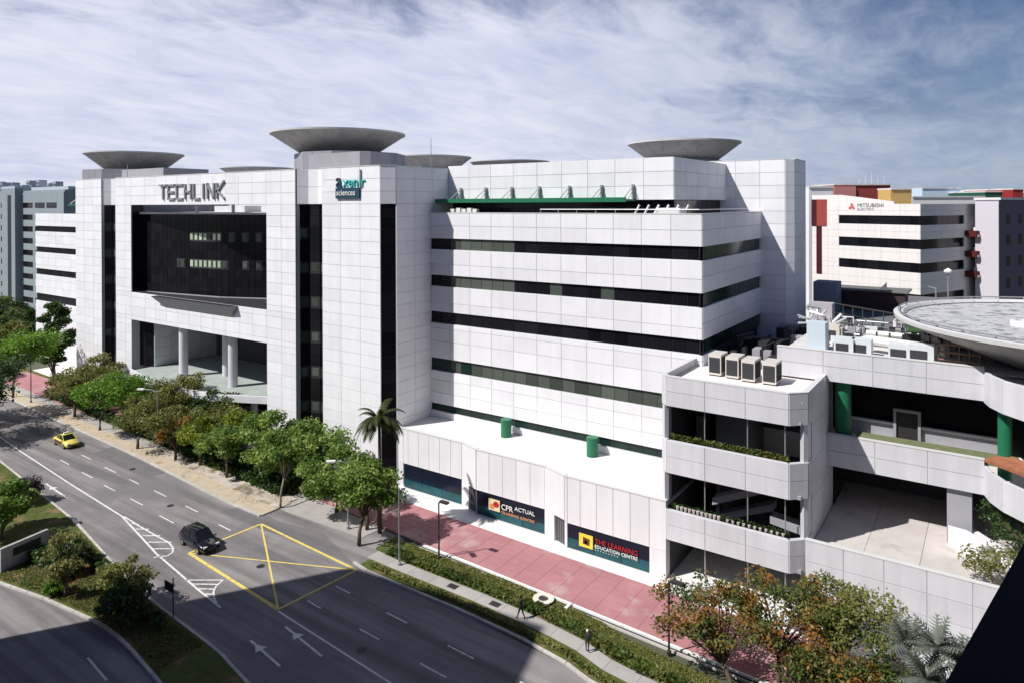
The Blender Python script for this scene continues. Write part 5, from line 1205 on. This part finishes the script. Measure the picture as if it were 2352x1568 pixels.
# low sign wall in the median
sw = thing('sign_wall', 'low white wall with a black plaque half hidden by shrubs at the left edge', 'wall', (-70, 25.5, .1))
pa, pb2 = gp(2, 1318), gp(112, 1268)
v = MB(); v.wbox(pa[:2], (pb2[0], pb2[1]), -.3, 0, .1, 2.1); v.build('wall', mat('sign_wall_white', (.42, .40, .40), .8, .2, noise=.1, stain=.2), sw)
fx = lambda f: (pa[0]+(pb2[0]-pa[0])*f, pa[1]+(pb2[1]-pa[1])*f)
v = MB(); v.wbox(fx(.25), fx(.82), .01, .06, 1.1, 1.75); v.build('plaque', DARKM, sw)
# white ring manhole surround with dark square lid, and the post beside it
mx_ = gp(1246, 1385); mr = thing('manhole', 'white concrete ring with a dark square lid in the grass beside the hedge', 'manhole', (mx_[0], mx_[1]+.15, .26))
MB().lathe([(.85, 0), (.85, .1), (.4, .1), (.4, 0)], (0, 0, 0), 12, cap=False).build('ring', mat('ring_white', (.66, .64, .56), .8, .2), mr, local=True)
MB().box(-.45, .45, -.3, .3, .02, .07).build('lid', DARKM, mr, local=True)
mp_ = gp(1301, 1400); tag(MB().box(mp_[0]-.12, mp_[0]+.12, mp_[1]-.1, mp_[1]+.75, .1, .24).build('drain_crossing', APRON), 'short white slab crossing the drain beside the manhole ring', 'slab')
for i, (px_, py_) in enumerate(((893, 1352+.0), (1040, 1349), (1137, 1390), (1478, 1548), (430, 1095))[1:4]):
    x, y, _ = gp(px_, py_); tag(MB().box(x-.45, x+.45, y-.3, y+.3, .1, .14).build('drain_cover', DARKM), ['dark drain cover on the footpath nearest the kerb trees', 'dark drain cover on the footpath left of the walking person', 'dark drain cover on the footpath at the bottom edge'][i], 'drain cover')
# sign posts on the promenade beside the driveway
for i, (px_, yb_, yt_) in enumerate(((867, 1215, 1158), (918, 1170, 1148))):
    x, y, _ = gp(px_, yb_); h = .75*(yb_-yt_)*2*math.hypot(x, y)*.82/F_PX
    t = thing('bollard_sign', 'thin dark sign frame on the red promenade '+('left of the leafy kerb tree' if i == 0 else 'beyond the thin grey lamp'), 'sign', (x, y, .12))
    MB().tube([(0, 0, 0), (0, 0, h)], .04, 6).build('post', DARKM, t, local=True); MB().box(-.02, .5, -.02, .02, h*.5, h*.95).build('board', mat('board_grey', (.2, .18, .18)), t, local=True)
# roof aerials
for i, (px_, py0, py1, Y) in enumerate(((990, 378, 318, 80), (293, 402, 378, 60), (232, 415, 380, 57))):
    a = onY(px_, py0, Y); b_2 = onY(px_, py1, Y)
    tag(MB().tube([(a[0], Y, a[2]-1.5), (a[0], Y, b_2[2])], [.08, .04], 6).build('roof_mast', STEEL), ['tall thin aerial mast on the roof right of the biggest dish', 'short thin mast in front of the left dish', 'thin mast at the left corner of the main block'][i], 'mast')

# ================================================================== VEHICLES
def car(name, label, loc, rz, paint, taxi=False, L_=4.5, Wd=1.78, Ht=1.45, hatch=True):
    t = thing(name, label, 'car', loc, None, rz)
    hw = Wd/2
    # body stations: x, z of belt line, half width, z of sill
    S_ = [(-L_/2, .62, hw*.80, .38), (-L_/2+.12, .84, hw*.92, .28), (-L_/2+.7, .96, hw, .22), (-L_*.2, .95, hw, .20), (L_*.12, .93, hw, .20), (L_*.27, .90, hw*.99, .20), (L_/2-.45, .76, hw*.94, .22), (L_/2-.12, .66, hw*.86, .26), (L_/2, .50, hw*.72, .32)]
    V = []; Fc = []
    for x, zb, w, zs in S_:
        V += [(x, -w*.92, zs), (x, -w, zs+.2), (x, -w*.99, zb-.12), (x, -w*.88, zb), (x, 0, zb+.035), (x, w*.88, zb), (x, w*.99, zb-.12), (x, w, zs+.2), (x, w*.92, zs)]
    n = 9
    for i in range(len(S_)-1):
        for k in range(n-1): Fc.append((i*n+k, (i+1)*n+k, (i+1)*n+k+1, i*n+k+1))
        Fc.append((i*n+n-1, (i+1)*n+n-1, (i+1)*n, i*n))
    Fc.append(tuple(range(n))); Fc.append(tuple(range(len(S_)*n-1, len(S_)*n-n-1, -1)))
    b = MB(); b._add(V, Fc); b.build('body', paint, t, smooth=True, local=True)
    # glasshouse
    xr = -L_/2+(.18 if hatch else .95); G_ = [(xr, .86, hw*.80), (xr+.55, Ht-.06, hw*.66), (-L_*.08, Ht, hw*.68), (L_*.08, Ht-.05, hw*.67), (L_*.27, .88, hw*.82)]
    V = []; Fc = []
    for i, (x, z, w) in enumerate(G_):
        V += [(x, -hw*.87, .86), (x, -w, z), (x, w, z), (x, hw*.87, .86)]
    for i in range(len(G_)-1):
        for k in range(3): Fc.append((i*4+k, (i+1)*4+k, (i+1)*4+k+1, i*4+k+1))
    b = MB(); b._add(V, Fc); b.build('window_glass', mat('car_glass', (.012, .012, .015), .08, .6), t, local=True)
    b = MB(); R_ = [(xr+.5, Ht-.085, hw*.665), (-L_*.08, Ht+.015, hw*.685), (L_*.075, Ht-.03, hw*.675)]
    V = []; Fc = []
    for x, z, w in R_: V += [(x, -w, z-.03), (x, -w*.9, z+.012), (x, 0, z+.03), (x, w*.9, z+.012), (x, w, z-.03)]
    for i in range(2):
        for k in range(4): Fc.append((i*5+k, (i+1)*5+k, (i+1)*5+k+1, i*5+k+1))
    b._add(V, Fc); b.build('roof_panel', paint, t, smooth=True, local=True)
    b = MB()
    for s_ in (-1, 1):
        b.tube([(G_[-1][0]-.02, s_*hw*.83, .89), (G_[-2][0], s_*hw*.68, Ht-.04)], .04, 5); b.tube([(G_[0][0]+.02, s_*hw*.82, .88), (G_[1][0], s_*hw*.67, Ht-.05)], .05, 5); b.tube([(-.35, s_*hw*.88, .88), (-.45, s_*hw*.695, Ht-.02)], .035, 5)
    b.build('pillars', paint, t, local=True)
    for sx_ in (-1, 1):
        for sy_ in (-1, 1):
            w = MB(); w.tube([(sx_*L_*.30, sy_*(hw-.20), .31), (sx_*L_*.30, sy_*(hw+.005), .31)], .31, 18); wo_ = w.build('wheel', mat('tyre', (.02, .02, .02), .9, .2), t, local=True)
            w = MB(); w.tube([(sx_*L_*.30, sy_*(hw-.02), .31), (sx_*L_*.30, sy_*(hw+.02), .31)], .19, 12); o = w.build('rim', mat('alloy', (.45, .45, .47), .35, .5, metal=.8)); o.parent = wo_
    for sy_ in (-1, 1):
        b = MB(); b.box(L_/2-.42, L_/2-.09, sy_*hw*.62-.16, sy_*hw*.62+.16, .56, .72); b.build('headlight', mat('headlight', (.6, .6, .62), .15, .6), t, local=True)
        b = MB(); b.box(-L_/2-.0, -L_/2+.14, sy_*hw*.68-.14, sy_*hw*.68+.14, .66, .86); b.build('tail_light', mat('tail_light', (.3, .01, .01), .3, .5), t, local=True)
        b = MB(); b.box(L_*.19, L_*.19+.14, sy_*(hw+.08)-.1, sy_*(hw+.08)+.1, .88, 1.0); b.build('wing_mirror', paint, t, local=True)
    b = MB(); b.box(L_/2-.08, L_/2+.03, -hw*.45, hw*.45, .36, .52); b.build('grille', DARKM, t, local=True)
    b = MB(); b.box(L_/2+.0, L_/2+.045, -.26, .26, .33, .44); b.build('number_plate', mat('plate_black', (.03, .03, .03), .5, .4), t, local=True)
    if taxi:
        b = MB(); b.box(-.25, -.02, -.3, .3, Ht+.04, Ht+.2); b.build('roof_sign', WHT, t, local=True)
        for sy_ in (-1, 1):
            b = MB(); b.box(-L_*.34, L_*.2, sy_*(hw+.001)-.006, sy_*(hw+.001)+.006, .40, .78); b.build('dark_door_band', mat('taxi_dark', (.10, .03, .03), .4, .4), t, local=True)
    return t
BLK = mat('black_car_paint', (.008, .008, .010), .18, .5, coat=.6); YEL = mat('taxi_yellow', (.72, .62, .12), .3, .5, coat=.4)
c = gp(458, 1240, .5); car('black_car', 'glossy black rounded hatchback entering the yellow box', (c[0], c[1], .012), math.radians(-4), BLK, Ht=1.62, L_=4.6, Wd=1.85)
c = gp(153, 1014, .4); car('taxi', 'yellow taxi with dark side bands heading along the kerb lane', (c[0], c[1], .012), math.radians(-3), YEL, taxi=True, hatch=False)
# pale parked cars behind the left trees
for i, (px_, py_) in enumerate(((55, 822), (110, 818), (170, 812))):
    c = gp(px_, py_, .4); car('parked_car', 'pale parked car on the far left forecourt, '+('nearest the frame edge' if i == 0 else 'middle of the three' if i == 1 else 'nearest the dark tree'), (c[0], c[1], .13), math.radians(8), mat('car_white_%d' % i, ((.7, .7, .7), (.5, .5, .52), (.66, .64, .62))[i], .3, .5, coat=.4))

# ================================================================== PEOPLE
def person(label, loc, rz, top, legs, skinc=(.33, .19, .13), hair=(.015, .012, .01), h=1.68, stride=.28, hat=None):
    t = thing('person', label, 'person', loc, None, rz); s = h/1.7
    J = {'pel': (0, 0, .95), 'chest': (.02, 0, 1.25), 'neck': (.03, 0, 1.45), 'head0': (.05, 0, 1.55), 'head': (.06, 0, 1.64),
         'hipL': (0, .1, .92), 'kneeL': (stride*.6, .11, .50), 'ankL': (stride, .11, .08), 'toeL': (stride+.17, .11, .04), 'hipR': (0, -.1, .92), 'kneeR': (-stride*.25, -.11, .50), 'ankR': (-stride*1.1, -.11, .12), 'toeR': (-stride*1.1+.15, -.11, .04),
         'shL': (.02, .19, 1.40), 'elL': (-.12, .24, 1.15), 'haL': (.0, .25, .92), 'shR': (.02, -.19, 1.40), 'elR': (.12, -.24, 1.16), 'haR': (.27, -.22, .98)}
    R_ = {'pel': .145, 'chest': .155, 'neck': .06, 'head0': .085, 'head': .095, 'hipL': .095, 'kneeL': .06, 'ankL': .042, 'toeL': .035, 'hipR': .095, 'kneeR': .06, 'ankR': .042, 'toeR': .035, 'shL': .062, 'elL': .042, 'haL': .035, 'shR': .062, 'elR': .042, 'haR': .035}
    E_ = [('pel', 'chest'), ('chest', 'neck'), ('neck', 'head0'), ('head0', 'head'), ('pel', 'hipL'), ('hipL', 'kneeL'), ('kneeL', 'ankL'), ('ankL', 'toeL'), ('pel', 'hipR'), ('hipR', 'kneeR'), ('kneeR', 'ankR'), ('ankR', 'toeR'), ('chest', 'shL'), ('shL', 'elL'), ('elL', 'haL'), ('chest', 'shR'), ('shR', 'elR'), ('elR', 'haR')]
    ks = list(J); me = bpy.data.meshes.new('body'); me.from_pydata([tuple(c_*s for c_ in J[k]) for k in ks], [(ks.index(a), ks.index(b)) for a, b in E_], [])
    o = bpy.data.objects.new('body', me); COL.objects.link(o)
    md = o.modifiers.new('s', 'SKIN'); sv = me.skin_vertices[0].data
    for i, k in enumerate(ks): sv[i].radius = (R_[k]*s, R_[k]*s*(.8 if k in ('pel', 'chest') else 1)); sv[i].use_root = (k == 'pel')
    sb = o.modifiers.new('u', 'SUBSURF'); sb.levels = 1; sb.render_levels = 1
    m = bpy.data.materials.new('clothes'); m.use_nodes = True; tt = m.node_tree; b = tt.nodes['Principled BSDF']; b.inputs['Roughness'].default_value = .85
    tcn = tt.nodes.new('ShaderNodeTexCoord'); sp = tt.nodes.new('ShaderNodeSeparateXYZ'); tt.links.new(tcn.outputs['Object'], sp.inputs[0])
    rp_ = tt.nodes.new('ShaderNodeValToRGB'); rp_.color_ramp.interpolation = 'CONSTANT'; mr_ = tt.nodes.new('ShaderNodeMapRange'); mr_.inputs['From Max'].default_value = 1.75*s
    tt.links.new(sp.outputs['Z'], mr_.inputs[0]); tt.links.new(mr_.outputs[0], rp_.inputs[0]); tt.links.new(rp_.outputs[0], b.inputs['Base Color'])
    el = rp_.color_ramp.elements; el[0].position = 0; el[0].color = (.02, .02, .02, 1); el[1].position = .055; el[1].color = (*legs, 1)
    e = el.new(.56); e.color = (*top, 1); e = el.new(.84); e.color = (*skinc, 1)
    me.materials.append(m); o.parent = t
    b = MB(); b.lathe([(.02, 1.78), (.075, 1.76), (.108, 1.68), (.10, 1.60)], (.045, 0, 0), 12); q = b.build('cap' if hat else 'hair', mat('cap_white', hat, .7, .2) if hat else mat('dark_hair', hair, .8, .3), t, smooth=True, local=True); q.scale = (s, s, s)
    return t
c = gp(1197, 1425); person('person in dark clothes striding along the shaded footpath', (c[0], c[1], .13), math.radians(175), (.03, .012, .014), (.015, .015, .018))
c = gp(1349, 1501); person('person in dark clothes and a white cap standing at the hedge edge', (c[0], c[1], .13), math.radians(100), (.02, .025, .028), (.02, .02, .022), stride=.08, h=1.5, hat=(.75, .75, .72))

# ================================================================== BUILDINGS ON THE CAMERA'S SIDE (out of frame; the tower casts the long shadow, the added wall blocks sky light)
Cb = thing('shading_tower', 'dark office tower on the camera side of the road, outside the frame', 'building', (-58, -8, 0))
v = MB(); v.prism([(-69.9, 3.2), (-51.6, 5.2), (-43.5, -23.5), (-72, -24)], 0, 50.2); v.build('wall', mat('tower_grey', (.13, .13, .145), .6, .3), Cb)
Db = thing('camera_building', 'dark window ledge of the building the picture is taken from, with an added unseen sky-blocking wall', 'building', (0, 0, 0))
e0 = Vector(gp(2197, 1574, 30.15)); dd_ = Vector((math.sin(math.radians(10.4)), math.cos(math.radians(10.4)), 0)); sd_ = Vector((dd_.y, -dd_.x, 0))
def slab(o0, l0, l1, w0, w1, z0, z1, m, name):
    P4 = [o0+dd_*l0+sd_*w0, o0+dd_*l1+sd_*w0, o0+dd_*l1+sd_*w1, o0+dd_*l0+sd_*w1]; v = MB(); v.prism([(p.x, p.y) for p in P4], z0, z1); return v.build(name, m, Db)
slab(e0, -1.2, 2.6, 0, .13, 30.15, 30.19, mat('ledge_dark', (.022, .018, .026), .8, .1), 'ledge_lip'); slab(e0, -1.2, 2.6, .13, 2.5, 30.13, 30.17, mat('ledge_black', (.004, .004, .005), .9, .05), 'ledge')
v = MB(); v.prism([(-43.2, -1.2), (60, -1.2), (60, -24), (-43.2, -24)], 0, 46.5); v.build('wall', mat('tower_grey', (.13, .13, .145), .6, .3), Db)  # unseen mass, enlarged to block sky light and deepen the road's shade
flush_over()
